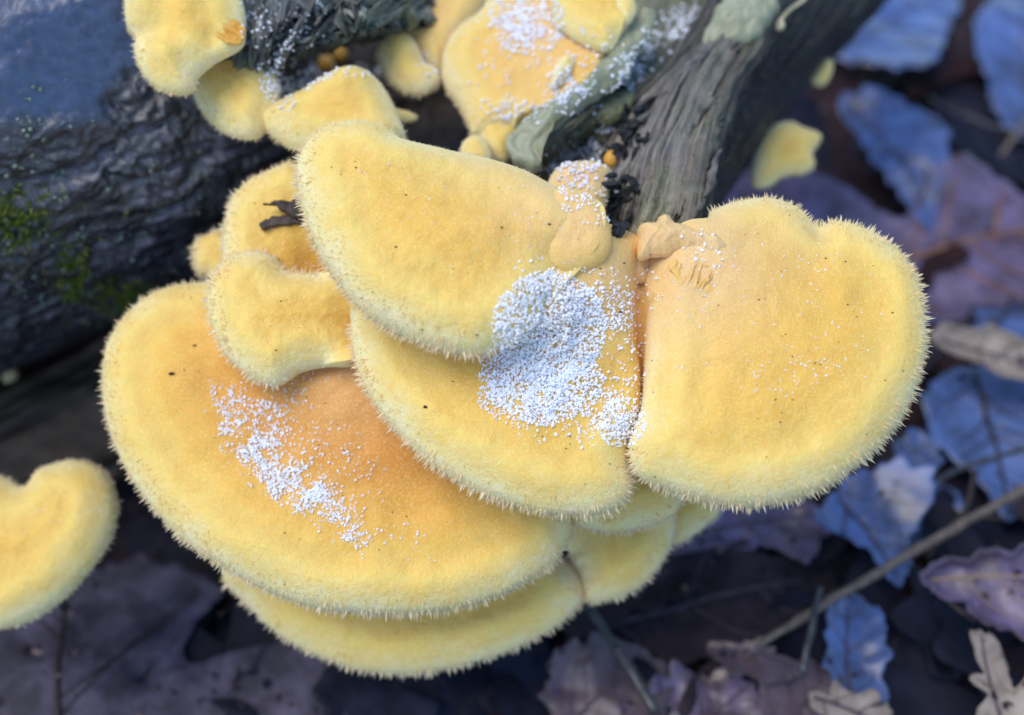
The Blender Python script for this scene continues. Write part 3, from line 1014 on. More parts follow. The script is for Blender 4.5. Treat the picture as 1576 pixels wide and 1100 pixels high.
mushroom('P', 'bare orange cap base rising behind the lip-shaped cap', fl([(600, 52), (630, 20), (650, -25), (720, -45), (752, 0), (712, 70), (682, 118), (655, 108), (620, 70)], 2), 0.2600, ty=0.4, seed=35, scale=0.7, base=[(660, 40, 80, .5)])
mushroom('Q', 'tall yellow cap dusted with loose ice grains beside the split stub',
         fl([(680, 112), (684, 78), (703, 48), (742, 18)], 1) + fl([(762, -14), (830, -32), (872, 20), (907, 80), (925, 112), (902, 145), (842, 178), (802, 192)], 0) + fl([(785, 206), (733, 212), (723, 198), (708, 168), (688, 140)], 1),
         0.2480, ty=0.38, tx=-.05, ctr=(790, 105), seed=37, T=.005, scale=0.85, base=[(840, 110, 90, .5)], hair=.0009)
mushroom('R', 'orange shelf of cap wedged above the ice-dusted cap, next to the lichen-covered stub', fl([(850, 30), (860, -20), (930, -32), (962, 20)], 0) + fl([(952, 62), (935, 80), (902, 70), (872, 52)], 1), 0.2440, ty=0.40, seed=39, scale=0.6, nth=120, ns=30, hair=.0006)
mushroom('knob', 'small upright yellow knob at the top of the lichen-covered stub', fl([(940, 0), (955, -20), (975, 0), (978, 20), (965, 38), (950, 25)], 1), 0.2415, ty=0.3, seed=41, scale=0.35, nth=90, ns=24, hair=.0005)
mushroom('q1', 'little pale yellow lobe at the foot of the ice-dusted cap', fl([(735, 192), (746, 184), (790, 190), (803, 202), (790, 230), (778, 250), (750, 242), (737, 215)], 1), 0.2420, ty=0.38, seed=43, scale=0.45, nth=110, ns=28, hair=.0005)
mushroom('q2', 'tiny round yellow cap peeping over the fold of the tongue-shaped cap', fl([(709, 227), (721, 213), (740, 211), (753, 226), (757, 250), (730, 258), (711, 245)], 1), 0.2370, ty=0.38, seed=45, scale=0.4, nth=110, ns=28, hair=.0005)
mushroom('q3', 'tiny smooth yellow finger-like lobe growing on the ice-dusted cap', fl([(847, 130), (856, 102), (868, 88), (883, 90), (883, 106), (870, 124), (856, 134)], 1), 0.2400, ty=0.34, seed=47, scale=0.35, nth=90, ns=24, hair=.0004)
mushroom('T', 'pale wet yellow lump nested in the hollow end of the stub', fl([(842, 285), (862, 258), (908, 250), (940, 264), (938, 292), (925, 330), (885, 335), (850, 312)], 2), 0.2260, ty=0.36, seed=49, scale=0.6, nth=120, ns=30, base=[(890, 285, 60, .9)])
# --- right, on the far side of the stub
mushroom('U', 'ragged yellow cap fragment hanging alone on the dark flank of the stub',
         fl([(1157, 270), (1162, 241), (1174, 216), (1191, 193), (1215, 188), (1240, 198), (1262, 207), (1260, 220), (1249, 236), (1253, 254), (1238, 267), (1205, 272), (1181, 288), (1162, 288)], 1),
         0.2820, ty=0.2, tx=0.25, seed=51, T=.0035, scale=0.6, hair=.0008)
mushroom('V', 'very small pale yellow cap under the lower edge of the stub', fl([(1248, 125), (1255, 110), (1268, 93), (1280, 96), (1278, 116), (1265, 133)], 1), 0.2980, ty=0.2, tx=.2, seed=53, scale=0.35, nth=90, ns=24, hair=.0006)

# torn pale flesh and bared gill ridges at the foot of cap B
SA = shelf(fl([(822, 345), (832, 308), (866, 291), (906, 302), (934, 334), (940, 380), (918, 410), (880, 420), (846, 412), (828, 384)], 2), depth_of0('A', 878, 358) + 0.0031, ty=0.30, tx=-0.06, T=.0034, wroll=.0046, dome=.0016, seed=57, nth=150, ns=40, groove=0, base=[(880, 350, 90, .75)])
lo = build('lobe', SA.Vs, SA.Fs, M_CAP, CAPS['A'][0], {'rim': np.clip(SA.rim + 0.35, 0, 1), 'base': np.clip(SA.base, 0, 1)})
add_solid(SA.V, SA.F)
tB, SB = CAPS['B']
def roughen(S, amp, freq, seed, ridged=0.0, stretch=None):
    """adds ragged relief to a shelf, fading to nothing at its rim"""
    c = np.clip(S.d / S.w, 0, 1)
    q = (S.V - S.P0)
    q2 = np.stack([q @ S.e1, q @ S.e2, q @ S.N * 0], 1)
    if stretch:
        ca, sa, k = math.cos(stretch[0]), math.sin(stretch[0]), stretch[1]
        q2 = np.stack([(ca * q2[:, 0] + sa * q2[:, 1]) * k, -sa * q2[:, 0] + ca * q2[:, 1], q2[:, 2]], 1)
    h = amp * fbm(q2 * freq, 4, seed, 0.6)
    if ridged:
        h = h + ridged * (0.5 - np.minimum(np.abs(vnoise(q2 * freq, seed + 3)) * 2.2, 1))
    S.V = S.V + (c * h)[:, None] * S.N
    S.Vs[:len(S.V)] = S.V


M_BARED = simple('bared_gills', (0.86, 0.46, 0.10), (0.92, 0.58, 0.20), 300, 0.5, sss=0.3)
for k, (o, dd, tyy, sc_) in enumerate([([(980, 366), (998, 344), (1026, 339), (1056, 350), (1090, 365), (1116, 384), (1100, 398), (1066, 392), (1030, 392), (1002, 400), (984, 396)], 0.2026, 0.62, 0.8),
                                       ([(958, 396), (972, 376), (996, 376), (1008, 396), (1000, 424), (984, 440), (966, 430)], 0.2072, 0.42, 0.7),
                                       ([(900, 430), (935, 408), (970, 414), (986, 444), (976, 476), (938, 482), (906, 466)], 0.2085, 0.45, 0.7)]):
    S = shelf(fl(o, 2), dd, ty=tyy, T=.0048, wroll=.0060, dome=.002, seed=61 + k, wob=.0016, jag=.0014, nth=180, ns=48, scale=sc_, groove=0)
    roughen(S, 0.0010, 420, 40 + k, 0.0007, (0.9, 0.5))
    ff = build('torn_flesh', S.Vs, S.Fs, M_CAP, tB, {'rim': np.full(len(S.Vs), 0.5), 'base': np.clip(1.1 - 0.5 * np.clip(fbm(S.Vs * 400, 3, 5) + 0.2, 0, 1), 0, 1)})
    V, F_, r = fuzz_for(S, 0.0004, 1.0)
    fz = build('fuzz', V, F_, M_FUZZ, ff, {'rim': r * 0 + 0.16}, smooth=False)
    fz['kind'] = 'stuff'
    add_solid(S.V, S.F)


def bared_gills(parent, outline, depth, ty, ang, mat, seed):
    S = shelf(fl(outline, 2), depth, ty=ty, T=.0006, wroll=.0026, dome=.0001, seed=seed, wob=.0004, jag=.0012, nth=200, ns=60, groove=0)
    roughen(S, 0.0004, 1500, seed, 0.0011, (ang, 0.25))
    build('bared_gills', S.Vs, S.Fs, mat, parent)
    add_solid(S.V, S.F)


# ------------------------------------------------------------------ surface queries
def make_bvh():
    V = np.vstack(SOLID_V)
    F_ = np.vstack(SOLID_F)
    return BVHTree.FromPolygons(V.tolist(), F_.tolist())


BVH = make_bvh()


def hit(px, py):
    d = ray(px, py)
    o_, d_ = Vector(CAM), Vector(unit(d))
    loc, nrm, idx, dist = BVH.ray_cast(o_, d_)
    l2, n2_, i2, dist2 = LOG_BVH.ray_cast(o_, d_)
    if l2 is not None and (loc is None or dist2 < dist):
        loc, nrm = l2, n2_
    if loc is None:
        return None, None
    n = np.array(nrm)
    if n @ d > 0:
        n = -n
    return np.array(loc), n


def depth_of(px, py, dflt=0.22):
    p, _ = hit(px, py)
    return dflt if p is None else float((p - CAM) @ FW)


bared_gills(tB, [(1032, 410), (1058, 394), (1094, 394), (1114, 412), (1116, 438), (1096, 452), (1062, 446), (1040, 432)], depth_of(1078, 420) + 0.0009, 0.34, 1.1, M_BARED, 3)
bared_gills(CAPS['L'][0], [(322, 20), (340, 10), (360, 22), (378, 48), (372, 66), (352, 66), (332, 46)], depth_of(350, 40) + 0.0009, 0.4, -0.75, M_GILL, 4)
BVH = make_bvh()

# ------------------------------------------------------------------ buds
for (px, py, r_, lab) in [(945, 248, 12, 'tiny orange bud beside the pale lump in the stub hollow'), (500, 102, 13, 'small wet orange bud in front of the splintered grey wood'),
                          (522, 84, 11, 'small orange bud deeper in the dark hollow under the splintered wood'), (18, 584, 11, 'tiny cream bud under the lower edge of the bark'),
                          (1195, 40, 9, 'tiny cream bud hanging by a thread on the shaded stub flank')]:
    p, nrm = hit(px, py)
    if p is None:
        p, nrm = at(px, py, 0.29), -FW
    dp = float((p - CAM) @ FW)
    t = empty('mushroom_bud', p, lab, 'mushroom', 'unopened mushroom buds')
    V, F_ = blob(p + nrm * (r_ * 0.5 / FPX * dp), r_ / FPX * dp, [RT, 1.15 * UP, FW], int(px), 0.3, 200, 28, 20)
    build('cap', V, F_, M_FLESH if 'cream' in lab else M_GILL, t)
    V, F_ = polyline_tube([p - nrm * 0.002, p + nrm * (r_ * 0.3 / FPX * dp)], [r_ * 0.5 / FPX * dp] * 2, 4, 8)
    build('stem', V, F_, M_FLESH, t)
p, nrm = hit(1197, 38)
if p is not None:
    pts = [hit(x, y)[0] for x, y in ((1198, 34), (1212, 18), (1232, 4), (1246, -10))]
    V, F_ = polyline_tube([q - FW * 0.001 for q in pts], [0.0006, 0.0005, 0.0004], 6, 6)
    tag(build('fungus_thread', V, F_, M_FLESH), 'pale thread running up the stub flank from a tiny bud', 'thread')

# ------------------------------------------------------------------ bark plates and chips
S = shelf(fl([(1085, 60), (1096, 30), (1120, -10), (1150, -40), (1215, -50), (1200, 5), (1178, 48), (1142, 72), (1118, 76), (1098, 92), (1082, 82)], 2), depth_of(1140, 20) - 0.0030, ty=0.5, tx=-0.1, T=.0028, wroll=.0018, dome=.0006, wob=.0012, jag=.0012, groove=0, seed=71, nth=200, ns=44)
roughen(S, 0.0012, 220, 14)
roughen(S, 0.0006, 800, 15)
build('bark_plate', S.Vs, S.Fs, M_LICHEN_WOOD, stub)
S2 = shelf(fl([(782, 226), (800, 200), (845, 166), (890, 140), (925, 108), (945, 78), (968, 52), (990, 22), (1010, 30), (985, 75), (970, 110), (945, 135), (910, 160), (880, 180), (850, 205), (826, 232), (832, 262), (808, 262), (786, 248)], 2), 0.2385, ty=0.62, tx=-0.25, ctr=(890, 152), T=.0035, wroll=.0022, dome=.0008, wob=.0012, jag=.0010, groove=0, seed=73, nth=240, ns=44)
roughen(S2, 0.0016, 170, 12)
roughen(S2, 0.0007, 700, 13)
build('bark_slab', S2.Vs, S2.Fs, M_LICHEN_WOOD, stub)
add_solid(S2.V, S2.F)
add_solid(S.V, S.F)

tF, SF = CAPS['F']
dF = depth_of(430, 325)
for k in range(110):
    cx_, cy_, sx_, sy_ = ((965, 178, 14, 16), (972, 205, 16, 12), (950, 235, 20, 8), (955, 300, 13, 22), (944, 345, 13, 22), (936, 385, 9, 12))[k % 6]
    qx, qy = rng.normal(cx_, sx_ * .7), rng.normal(cy_, sy_ * .7)
    p, n = hit(qx, qy)
    if p is None or not 0.2 < (p - CAM) @ FW < 0.27 or (qx < 926 and qy > 290):
        continue
    rad = rng.uniform(5, 12.5) / FPX * 0.225
    Q_ = np.linalg.qr(rng.normal(size=(3, 3)))[0]
    Vc = (ICO_V * rng.uniform(.35, 1.3, (12, 1)) * np.array([1.6, .9, .6])) @ Q_ * rad + p + n * rad * .5
    build('rotten_wood_crumb', Vc, [ICO_F], M_CHAR, stub, smooth=False)

chip = empty('bark_chip', at(430, 330, dF), 'broken dark brown bark chip lying on a yellow cap, poking out from under another', 'bark chip')
for k, (o, dd, tx) in enumerate([([(402, 313), (420, 308), (444, 304), (470, 300), (474, 326), (458, 333), (444, 331), (432, 327), (424, 318), (412, 319)], -.0016, .2),
                                 ([(401, 345), (416, 338), (436, 331), (472, 328), (472, 341), (450, 342), (430, 346), (412, 349), (405, 352)], -.0011, .1)]):
    S = shelf(fl(o, 2), dF + dd, ty=0.1, tx=tx, T=.0007, wroll=.0006, dome=.0003, groove=0, wob=.0004, jag=.0013, seed=80 + k, nth=220, ns=20)
    build('fragment', np.vstack([S.Vs, S.Vu]), [S.Fs, S.Fu + len(S.Vs)], M_CHIP, chip)

BVH = make_bvh()

# ------------------------------------------------------------------ ice grains
def grains(name, label, spots, cat='ice', size=(1.4, 3.6)):
    """spots: (px, py, sx, sy, angle, count, pile height in m, clump)"""
    Vs, Fs, off = [], [], 0
    for (cx, cy, sx, sy, ang, cnt, pile, clump) in spots:
        ca, sa = math.cos(ang), math.sin(ang)
        m = cnt * 8
        R0 = np.sqrt(rng.random(m))
        t = rng.uniform(0, 2 * math.pi, m)
        u, v = R0 * np.cos(t), R0 * np.sin(t)
        PX = cx + ca * u * sx - sa * v * sy
        PY = cy + sa * u * sx + ca * v * sy
        NZ = vnoise(np.stack([PX / 17.0, PY / 17.0, PX * 0 + 3.3], 1), 5) * 0.6 + vnoise(np.stack([PX / 42.0, PY / 42.0, PX * 0 + 1.3], 1), 9) * 0.6
        keep = NZ + 0.85 - 1.5 * R0 * R0
        ok_ = rng.random(m) <= (1 - clump) + clump * np.clip(keep * 1.6, 0.02, 1)
        k = 0
        for px, py, r, nz in zip(PX[ok_], PY[ok_], R0[ok_], NZ[ok_]):
            if k >= cnt:
                break
            p, n = hit(px, py)
            if p is None:
                continue
            dp = float((p - CAM) @ FW)
            if dp > 0.31:
                continue
            hgt = pile * max(0.0, 1 - r * r) * rng.random() * max(0.2, min(1.0, 0.6 + nz))
            tang = unit(np.cross(n, rng.normal(size=3)))
            bit = np.cross(n, tang)
            for g in range(rng.integers(1, 4)):
                rad = rng.uniform(*size) / FPX * dp * (0.55 + 0.55 * rng.random()) * (1 if g == 0 else 0.7)
                q = p + n * (hgt + rad * 0.4) + (0 if g == 0 else 1) * (tang * rng.normal() + bit * rng.normal() + 0.4 * n * rng.random()) * rad * 1.1
                R_ = np.linalg.qr(rng.normal(size=(3, 3)))[0]
                if np.linalg.det(R_) < 0:
                    R_[:, 0] *= -1
                Vs.append((ICO_V * rng.uniform(0.72, 1.15, (12, 1)) * np.array([1, rng.uniform(.6, 1), rng.uniform(.5, 1)])) @ R_ * rad + q)
                Fs.append(ICO_F + off)
                off += 12
                k += 1
    o = build(name, np.vstack(Vs), np.vstack(Fs), M_ICE, None, smooth=False)
    return tag(o, label, cat, kind='stuff')


grains('ice_grains', 'thick heap of blue-white ice grains lying in the middle of the cluster',
       [(845, 505, 88, 88, 0.2, 6800, .0026, .35), (815, 590, 84, 58, 0.5, 2600, .0014, .6), (800, 620, 66, 38, 0.2, 1000, .0008, .6), (900, 600, 90, 66, 0.4, 1700, .0005, .9),
        (925, 480, 60, 70, 0.3, 700, .0003, .9), (958, 650, 38, 40, 0.6, 1100, .0014, .5), (975, 560, 26, 90, 0, 110, .0004, .9), (985, 450, 30, 50, 0, 60, 0, .5), (880, 660, 110, 30, .1, 110, 0, .8)])
grains('ice_grains', 'slanting streak of ice grains scattered over the largest cap',
       [(430, 725, 115, 46, 0.65, 2300, .0006, .97), (375, 640, 85, 50, 0.5, 800, .0002, .97), (520, 795, 100, 44, 0.6, 800, .0002, .97), (460, 690, 160, 80, 0.6, 500, 0, .8),
        (455, 590, 80, 22, -.3, 50, 0, .8), (640, 840, 60, 25, .6, 30, 0, .6)], size=(1.1, 3.1))
grains('ice_grains', 'loose ice grains dusting the tall cap next to the split stub',
       [(810, 30, 60, 55, 0.4, 1500, .0008, .6), (870, 130, 45, 50, 0, 420, .0003, .9), (790, 170, 70, 25, 0, 260, .0003, .9), (775, 90, 85, 75, 0, 130, 0, .8), (900, 75, 50, 40, 0, 80, 0, .8)], size=(1.4, 3.8))
grains('ice_grains', 'frozen droplets glinting in the hollow end of the stub',
       [(890, 245, 60, 32, -.2, 480, .0006, .8), (945, 165, 26, 50, .6, 240, .0003, .8), (1010, 60, 70, 30, -.7, 220, 0, .9), (905, 300, 60, 40, .5, 300, 0, .8), (960, 110, 50, 40, -.6, 200, 0, .9), (1050, 30, 40, 26, -.7, 120, 0, .9), (870, 420, 90, 22, 0.1, 60, 0, .6), (1090, 380, 50, 30, .3, 45, 0, .6)], size=(1.5, 4.2))
grains('ice_grains', 'frost specks along the splintered grey wood and dark hollow rim',
       [(385, 30, 18, 45, 0, 60, 0, .5), (425, 130, 25, 50, -.3, 320, .0003, .7), (480, 118, 45, 18, -.4, 240, .0003, .7), (440, 60, 60, 60, 0, 160, 0, .8), (545, 110, 45, 10, 0, 60, 0, .5), (450, 30, 50, 50, 0, 40, 0, .5), (655, 95, 28, 18, .8, 50, 0, .7)], size=(1.4, 3.6))
grains('ice_grains', 'sparse tiny ice specks across the fan-shaped cap',
       [(1230, 560, 110, 60, -.3, 130, 0, .9), (1250, 430, 90, 80, .2, 60, 0, .8), (1110, 450, 80, 60, 0, 60, 0, .7), (1200, 500, 180, 170, 0, 90, 0, .3)], size=(1.0, 2.4))
grains('ice_grains', 'few tiny frost specks on the tongue-shaped cap',
       [(700, 330, 170, 90, .3, 60, 0, .3), (800, 380, 70, 60, 0, 60, 0, .5), (480, 415, 30, 14, .3, 14, 0, .2), (40, 800, 40, 40, 0, 8, 0, .2)], size=(0.9, 2.2))

# ------------------------------------------------------------------ specks of dirt on the caps
parts = []
for (px, py, r_) in [(655, 626, 3.5), (135, 738, 5), (300, 532, 3), (265, 575, 5), (445, 342, 2), (735, 515, 2), (625, 300, 2), (772, 350, 2.5), (955, 480, 3), (845, 345, 2.5), (960, 405, 2), (914, 845, 4), (548, 258, 2), (610, 380, 2)] + \
        [(rng.uniform(200, 1400), rng.uniform(230, 900), rng.uniform(0.8, 1.7)) for _ in range(150)]:
    p, n = hit(px, py)
    if p is None or (p - CAM) @ FW > 0.235:
        continue
    rad = r_ / FPX * 0.2
    Vb = (ICO_V * rng.uniform(.6, 1.1, (12, 1)) * np.array([1.4, .7, .7])) * rad + p + n * rad * 0.4
    parts.append((Vb, [ICO_F]))
V, F_ = join(parts)
tag(build('dirt_specks', V, F_, M_SPECK, None, smooth=False), 'fine dark dirt specks scattered over the yellow caps', 'dirt', kind='stuff')


# ------------------------------------------------------------------ moss on the log
def moss(label, spots):
    P, D, L_, W_ = [], [], [], []
    for (cx, cy, sx, sy, cnt) in spots:
        for _ in range(cnt):
            px, py = rng.normal(cx, sx), rng.normal(cy, sy)
            if vnoise(np.array([[px / 9.0, py / 9.0, .5]]), 4)[0] < -0.1:
                continue
            lp = LOG_BVH.ray_cast(Vector(CAM), Vector(unit(ray(px, py))))
            p, n = hit(px, py)
            if lp[0] is None or np.linalg.norm(np.array(lp[0]) - p) > 0.0005: continue
            P.append(p); D.append(n * 0.8 + rng.normal(size=3) * 0.5 + np.array([0, 0, .3])); L_.append(rng.uniform(.8, 2.0) * .001); W_.append(rng.uniform(.14, .30) * .001)
    V, F_, _ = blades(np.array(P), np.array(D), np.array(L_), np.array(W_), np.zeros(len(P)))
    tag(build('moss', V, F_, M_MOSS, None, smooth=False), label, 'moss', kind='stuff')


moss('bright yellow-green moss tuft on the bark at the broad end of the log', [(18, 345, 24, 17, 1300), (30, 305, 24, 12, 300)])
moss('green moss trailing down the bark towards the largest cap', [(110, 415, 13, 26, 900), (120, 440, 12, 10, 300), (190, 455, 26, 13, 800), (165, 480, 26, 8, 120), (60, 380, 60, 40, 160)])
Vl = []
for _ in range(420):
    px, py = rng.uniform(0, 380), rng.uniform(120, 500)
    if vnoise(np.array([[px / 40.0, py / 40.0, .5]]), 14)[0] < 0.0:
        continue
    lp = LOG_BVH.ray_cast(Vector(CAM), Vector(unit(ray(px, py))))
    p, n = hit(px, py)
    if lp[0] is None or np.linalg.norm(np.array(lp[0]) - p) > 0.0005:
        continue
    Vl.append(((ICO_V * rng.uniform(.5, 1.1, (12, 1))) * rng.uniform(.2, .7) * .001 + p + n * .0002, [ICO_F]))
V, F_ = join(Vl)
tag(build('lichen_flecks', V, F_, M_LICHEN, None, smooth=False), 'pale green lichen flecks dotted over the dark bark', 'lichen', kind='stuff')


# ------------------------------------------------------------------ leaf litter
def leaf_mesh(o2, base, tip, curl, wav, seed, nth=110, ns=16, edge=0.0, fold=0.0):
    """o2: outline in plane (m); returns sheet vertices (x, y, h) and height function"""
    axis = unit(tip - base)
    perp = np.array([-axis[1], axis[0]])
    half = max(np.abs((o2 - base) @ perp).max(), 1e-4)

    def h(Q):
        c = (Q - base) @ perp
        l = (Q - base) @ axis
        P3 = np.column_stack([Q, np.full(len(Q), seed * .31)])
        return curl * (c / half) ** 2 * half - 0.35 * curl * half * np.cos(l / half * 1.3) + fold * np.abs(c) + wav * fbm(P3 * 45, 3, seed) + 0.12 * wav * fbm(P3 * 170, 3, seed + 1) \
            + 0.0003 * np.cos(((l / half) * 9 - np.abs(c) / half * 5)) * np.clip(np.abs(c) / half, 0, 1)
    s = np.linspace(0.01, 1, ns)
    cen = o2.mean(0)
    Q = (cen + (o2 - cen)[None] * s[:, None, None]).reshape(-1, 2)
    H = h(Q)
    if edge:
        S_ = np.repeat(s, len(o2))
        H = H + edge * np.clip((S_ - 0.75) / 0.25, 0, 1) ** 2
    return Q, H, grid_faces(ns, len(o2), True), h, axis, perp, half


def leaf_parts(thing, o2, base, tip, P0, e1, e2, N, mat, vmat, curl, wav, seed, edge=0.0, fold=0.0, petiole=0.0, nv=5, vr=0.0007, nth=110):
    Q, H, F_, h, axis, perp, half = leaf_mesh(o2, base, tip, curl, wav, seed, nth=nth, edge=edge, fold=fold)
    W = lambda q, hh: P0 + q[:, :1] * e1 + q[:, 1:] * e2 + hh[:, None] * N
    bl = build('blade', W(Q, H), F_, mat, thing)
    sm = bl.modifiers.new('thickness', 'SOLIDIFY')
    sm.thickness = 0.0004
    sm.offset = -1
    # veins lie on the blade, inside its outline
    from_poly = lambda q: inside(q, o2)
    L_ = np.linalg.norm(tip - base)
    t = np.linspace(0, 1, 14)
    mid = base + axis * (t * L_)[:, None] + perp * (0.03 * L_ * np.sin(t * 3))[:, None]
    tubes = []
    keep = mid[from_poly(mid)]
    if len(keep) > 2:
        tubes.append(polyline_tube(W(keep, h(keep) + 0.0002), [vr, vr * 0.75, vr * 0.35], 2, 6))
    for k in range(1, nv + 1):
        b0 = base + axis * (L_ * (0.12 + 0.72 * (k - 1) / max(nv - 1, 1)))
        for sgn in (-1, 1):
            tt = np.linspace(0, 1, 8)[:, None]
            js = 0.12 * math.sin(seed * 7.1 + k * 2.3 + sgn)
            q = b0 + js * half * axis + tt * half * 0.95 * ((0.75 + js) * axis + sgn * perp * (0.95 - 0.25 * tt)) + perp * (0.03 * half * np.sin(tt * 7 + k + sgn))
            q = q[from_poly(q)]
            if len(q) > 2:
                tubes.append(polyline_tube(W(q, h(q) + 0.00015), [vr * .42, vr * .3, vr * .12], 2, 5))
    if tubes:
        V, F2 = join(tubes)
        v = build('veins', V, F2, vmat, thing)
    if petiole:
        q = np.array([base + axis * 0.004, base, base - axis * petiole * .5 + perp * petiole * .1, base - axis * petiole])
        V, F2 = polyline_tube(W(q, h(np.vstack([q[:2], q[1:2], q[1:2]])) + np.array([0, 0, .002, .003])), [.0007, .0006, .0008], 5, 6)
        build('stalk', V, F2, vmat, thing)


def inside(q, poly):
    x, y = q[:, 0], q[:, 1]
    c = np.zeros(len(q), bool)
    j = len(poly) - 1
    for i in range(len(poly)):
        xi, yi = poly[i]
        xj, yj = poly[j]
        c ^= ((yi > y) != (yj > y)) & (x < (xj - xi) * (y - yi) / (yj - yi + 1e-15) + xi)
        j = i
    return c


def leaf(label, outline, base, tip, z, mat, tilt=(0, 0), curl=0.1, wav=0.003, seed=1, vmat=None, edge=0.0, fold=0.0, petiole=0.0, nv=5, vr=0.0005, jag=0.0036, group=None):
    O = catmull(np.array(outline, float), 110, True)
    c = O.mean(0)
    P0 = at(c[0], c[1], depth_at_z(c[0], c[1], z))
    N = unit([tilt[0], tilt[1], 1])

    def pl(q):
        d = np.array([ray(*p) for p in np.atleast_2d(q)])
        t = ((P0 - CAM) @ N) / (d @ N)
        return CAM + d * t[:, None] - P0
    e1 = unit(np.cross([0, 1.0, 0], N))
    e2 = np.cross(N, e1)
    to2 = lambda q: np.stack([pl(q) @ e1, pl(q) @ e2], 1)
    o2 = to2(O)
    cc = o2.mean(0)
    rr = o2 - cc
    ln = np.linalg.norm(rr, axis=1, keepdims=True)
    o2 = cc + rr * (1 + jag * fbm(np.column_stack([o2 * 300, np.full(len(o2), seed)]), 3, seed)[:, None] / ln)
    t = empty('fallen_leaf', P0, label, 'leaf', group or 'fallen leaves in the litter')
    leaf_parts(t, o2, to2(np.array([base], float))[0], to2(np.array([tip], float))[0], P0, e1, e2, N, LEAF[mat], vmat or M_VEIN, curl, wav, seed, edge, fold, petiole, nv, vr)
    return t


leaf('large grey-mauve dead leaf with a forked dark midrib under the lone half-round cap',
     [(-60, 940), (60, 890), (180, 862), (300, 872), (345, 905), (305, 945), (287, 985), (292, 1020), (330, 1048), (385, 1035), (420, 990), (470, 985), (530, 1050), (515, 1120), (300, 1190), (-60, 1190)],
     (88, 1150), (112, 850), 0.016, 'grey', (0.05, -0.12), 0.06, .0025, 2, M_VEIN_DARK, vr=.0009, nv=4)
leaf('amber-brown leaf showing through the notch of the large grey-mauve leaf', [(260, 930), (340, 890), (430, 930), (440, 1010), (380, 1070), (290, 1060)], (270, 1050), (430, 930), 0.006, 'amber', (0, 0), .1, .002, 3, M_VEIN_DARK)
leaf('dark bluish leaf with long veins below the crescent cap', [(500, 1040), (600, 1010), (720, 1010), (830, 985), (860, 1050), (830, 1130), (650, 1180), (520, 1150)], (700, 1170), (735, 1000), 0.012, 'dark', (0.1, -0.1), .15, .003, 4, M_VEIN_DARK)
leaf('large mauve leaf with rusty vein streaks beside the fan-shaped cap',
     [(1085, 300), (1180, 262), (1300, 285), (1395, 335), (1430, 275), (1480, 245), (1560, 290), (1640, 330), (1630, 430), (1560, 470), (1500, 478), (1460, 520), (1420, 570), (1330, 480), (1200, 400), (1100, 360)],
     (1330, 420), (1590, 350), 0.022, 'mauve', (0.05, -0.25), .12, .004, 5, simple('rusty_vein', (0.22, 0.09, 0.045), (0.36, 0.19, 0.12), 150, 0.45), vr=.0013)
leaf('wet blue-grey torn leaf standing over the mauve leaf', [(1297, 150), (1340, 133), (1398, 160), (1440, 195), (1462, 235), (1445, 290), (1432, 350), (1398, 318), (1352, 255), (1312, 195)], (1310, 150), (1430, 340), 0.030, 'blue', (-0.1, -0.2), .2, .004, 6)
leaf('wet blue-grey leaf lying past the dark stub flank', [(1270, 70), (1330, 30), (1400, -30), (1475, -20), (1455, 60), (1425, 112), (1335, 100)], (1290, 80), (1460, -10), 0.018, 'blue', (0.1, 0.05), .15, .004, 7)
leaf('wet blue leaf with a crumpled edge behind thin brown stems', [(1500, 30), (1600, -30), (1660, 60), (1650, 180), (1590, 210), (1540, 182), (1512, 110)], (1590, 210), (1580, -20), 0.02, 'blue', (-.1, -.05), .2, .004, 8)
leaf('maroon leaf wedged between two wet blue-grey leaves', [(1440, -20), (1525, -20), (1525, 90), (1475, 150), (1400, 120), (1420, 60)], (1480, 140), (1480, -20), 0.008, 'maroon', (0, 0), .2, .003, 9)
leaf('rust-brown leaf in shadow between the stub flank and the torn blue-grey leaf', [(1200, 150), (1290, 110), (1340, 130), (1330, 250), (1280, 290), (1210, 250)], (1220, 270), (1300, 120), 0.008, 'maroon', (0, -.1), .2, .003, 10)
leaf('dark bluish leaf crossed by thin stems', [(1450, 130), (1530, 140), (1640, 190), (1620, 300), (1560, 290), (1500, 250), (1440, 210)], (1460, 150), (1620, 260), 0.010, 'dark', (0, 0), .15, .003, 11)
leaf('wet blue leaf hanging below the pale-edged curled leaf', [(1435, 580), (1500, 560), (1610, 575), (1640, 680), (1590, 760), (1548, 806), (1510, 745), (1450, 690), (1420, 640)], (1500, 570), (1550, 800), 0.018, 'blue', (-.1, -.1), .15, .004, 12, M_VEIN_DARK, vr=.0009)
leaf('curled pale greenish leaf with a tan edge touching the fan-shaped cap', [(1436, 512), (1482, 505), (1560, 528), (1640, 545), (1640, 625), (1560, 590), (1490, 556), (1450, 538)], (1440, 520), (1630, 590), 0.032, 'tan', (0.2, -.35), .35, .002, 13, edge=.002)
leaf('deep blue leaf behind the edge of the fan-shaped cap', [(1440, 480), (1540, 440), (1640, 440), (1640, 560), (1540, 550), (1460, 530)], (1450, 500), (1630, 480), 0.014, 'blue', (0, 0), .1, .003, 14)
leaf('small rounded blue leaf scrap at the rim of the fan-shaped cap', [(1376, 690), (1398, 662), (1425, 668), (1442, 705), (1425, 722), (1390, 720)], (1380, 710), (1435, 680), 0.022, 'blue', (0, -.1), .2, .001, 15, nv=3, vr=.0004)
leaf('blue-mauve leaf sheet right below the fan-shaped cap', [(1020, 800), (1110, 775), (1240, 770), (1282, 795), (1256, 850), (1230, 866), (1212, 846), (1120, 840), (1040, 850)], (1040, 830), (1270, 790), 0.022, 'mauve', (0, -.2), .15, .004, 16)
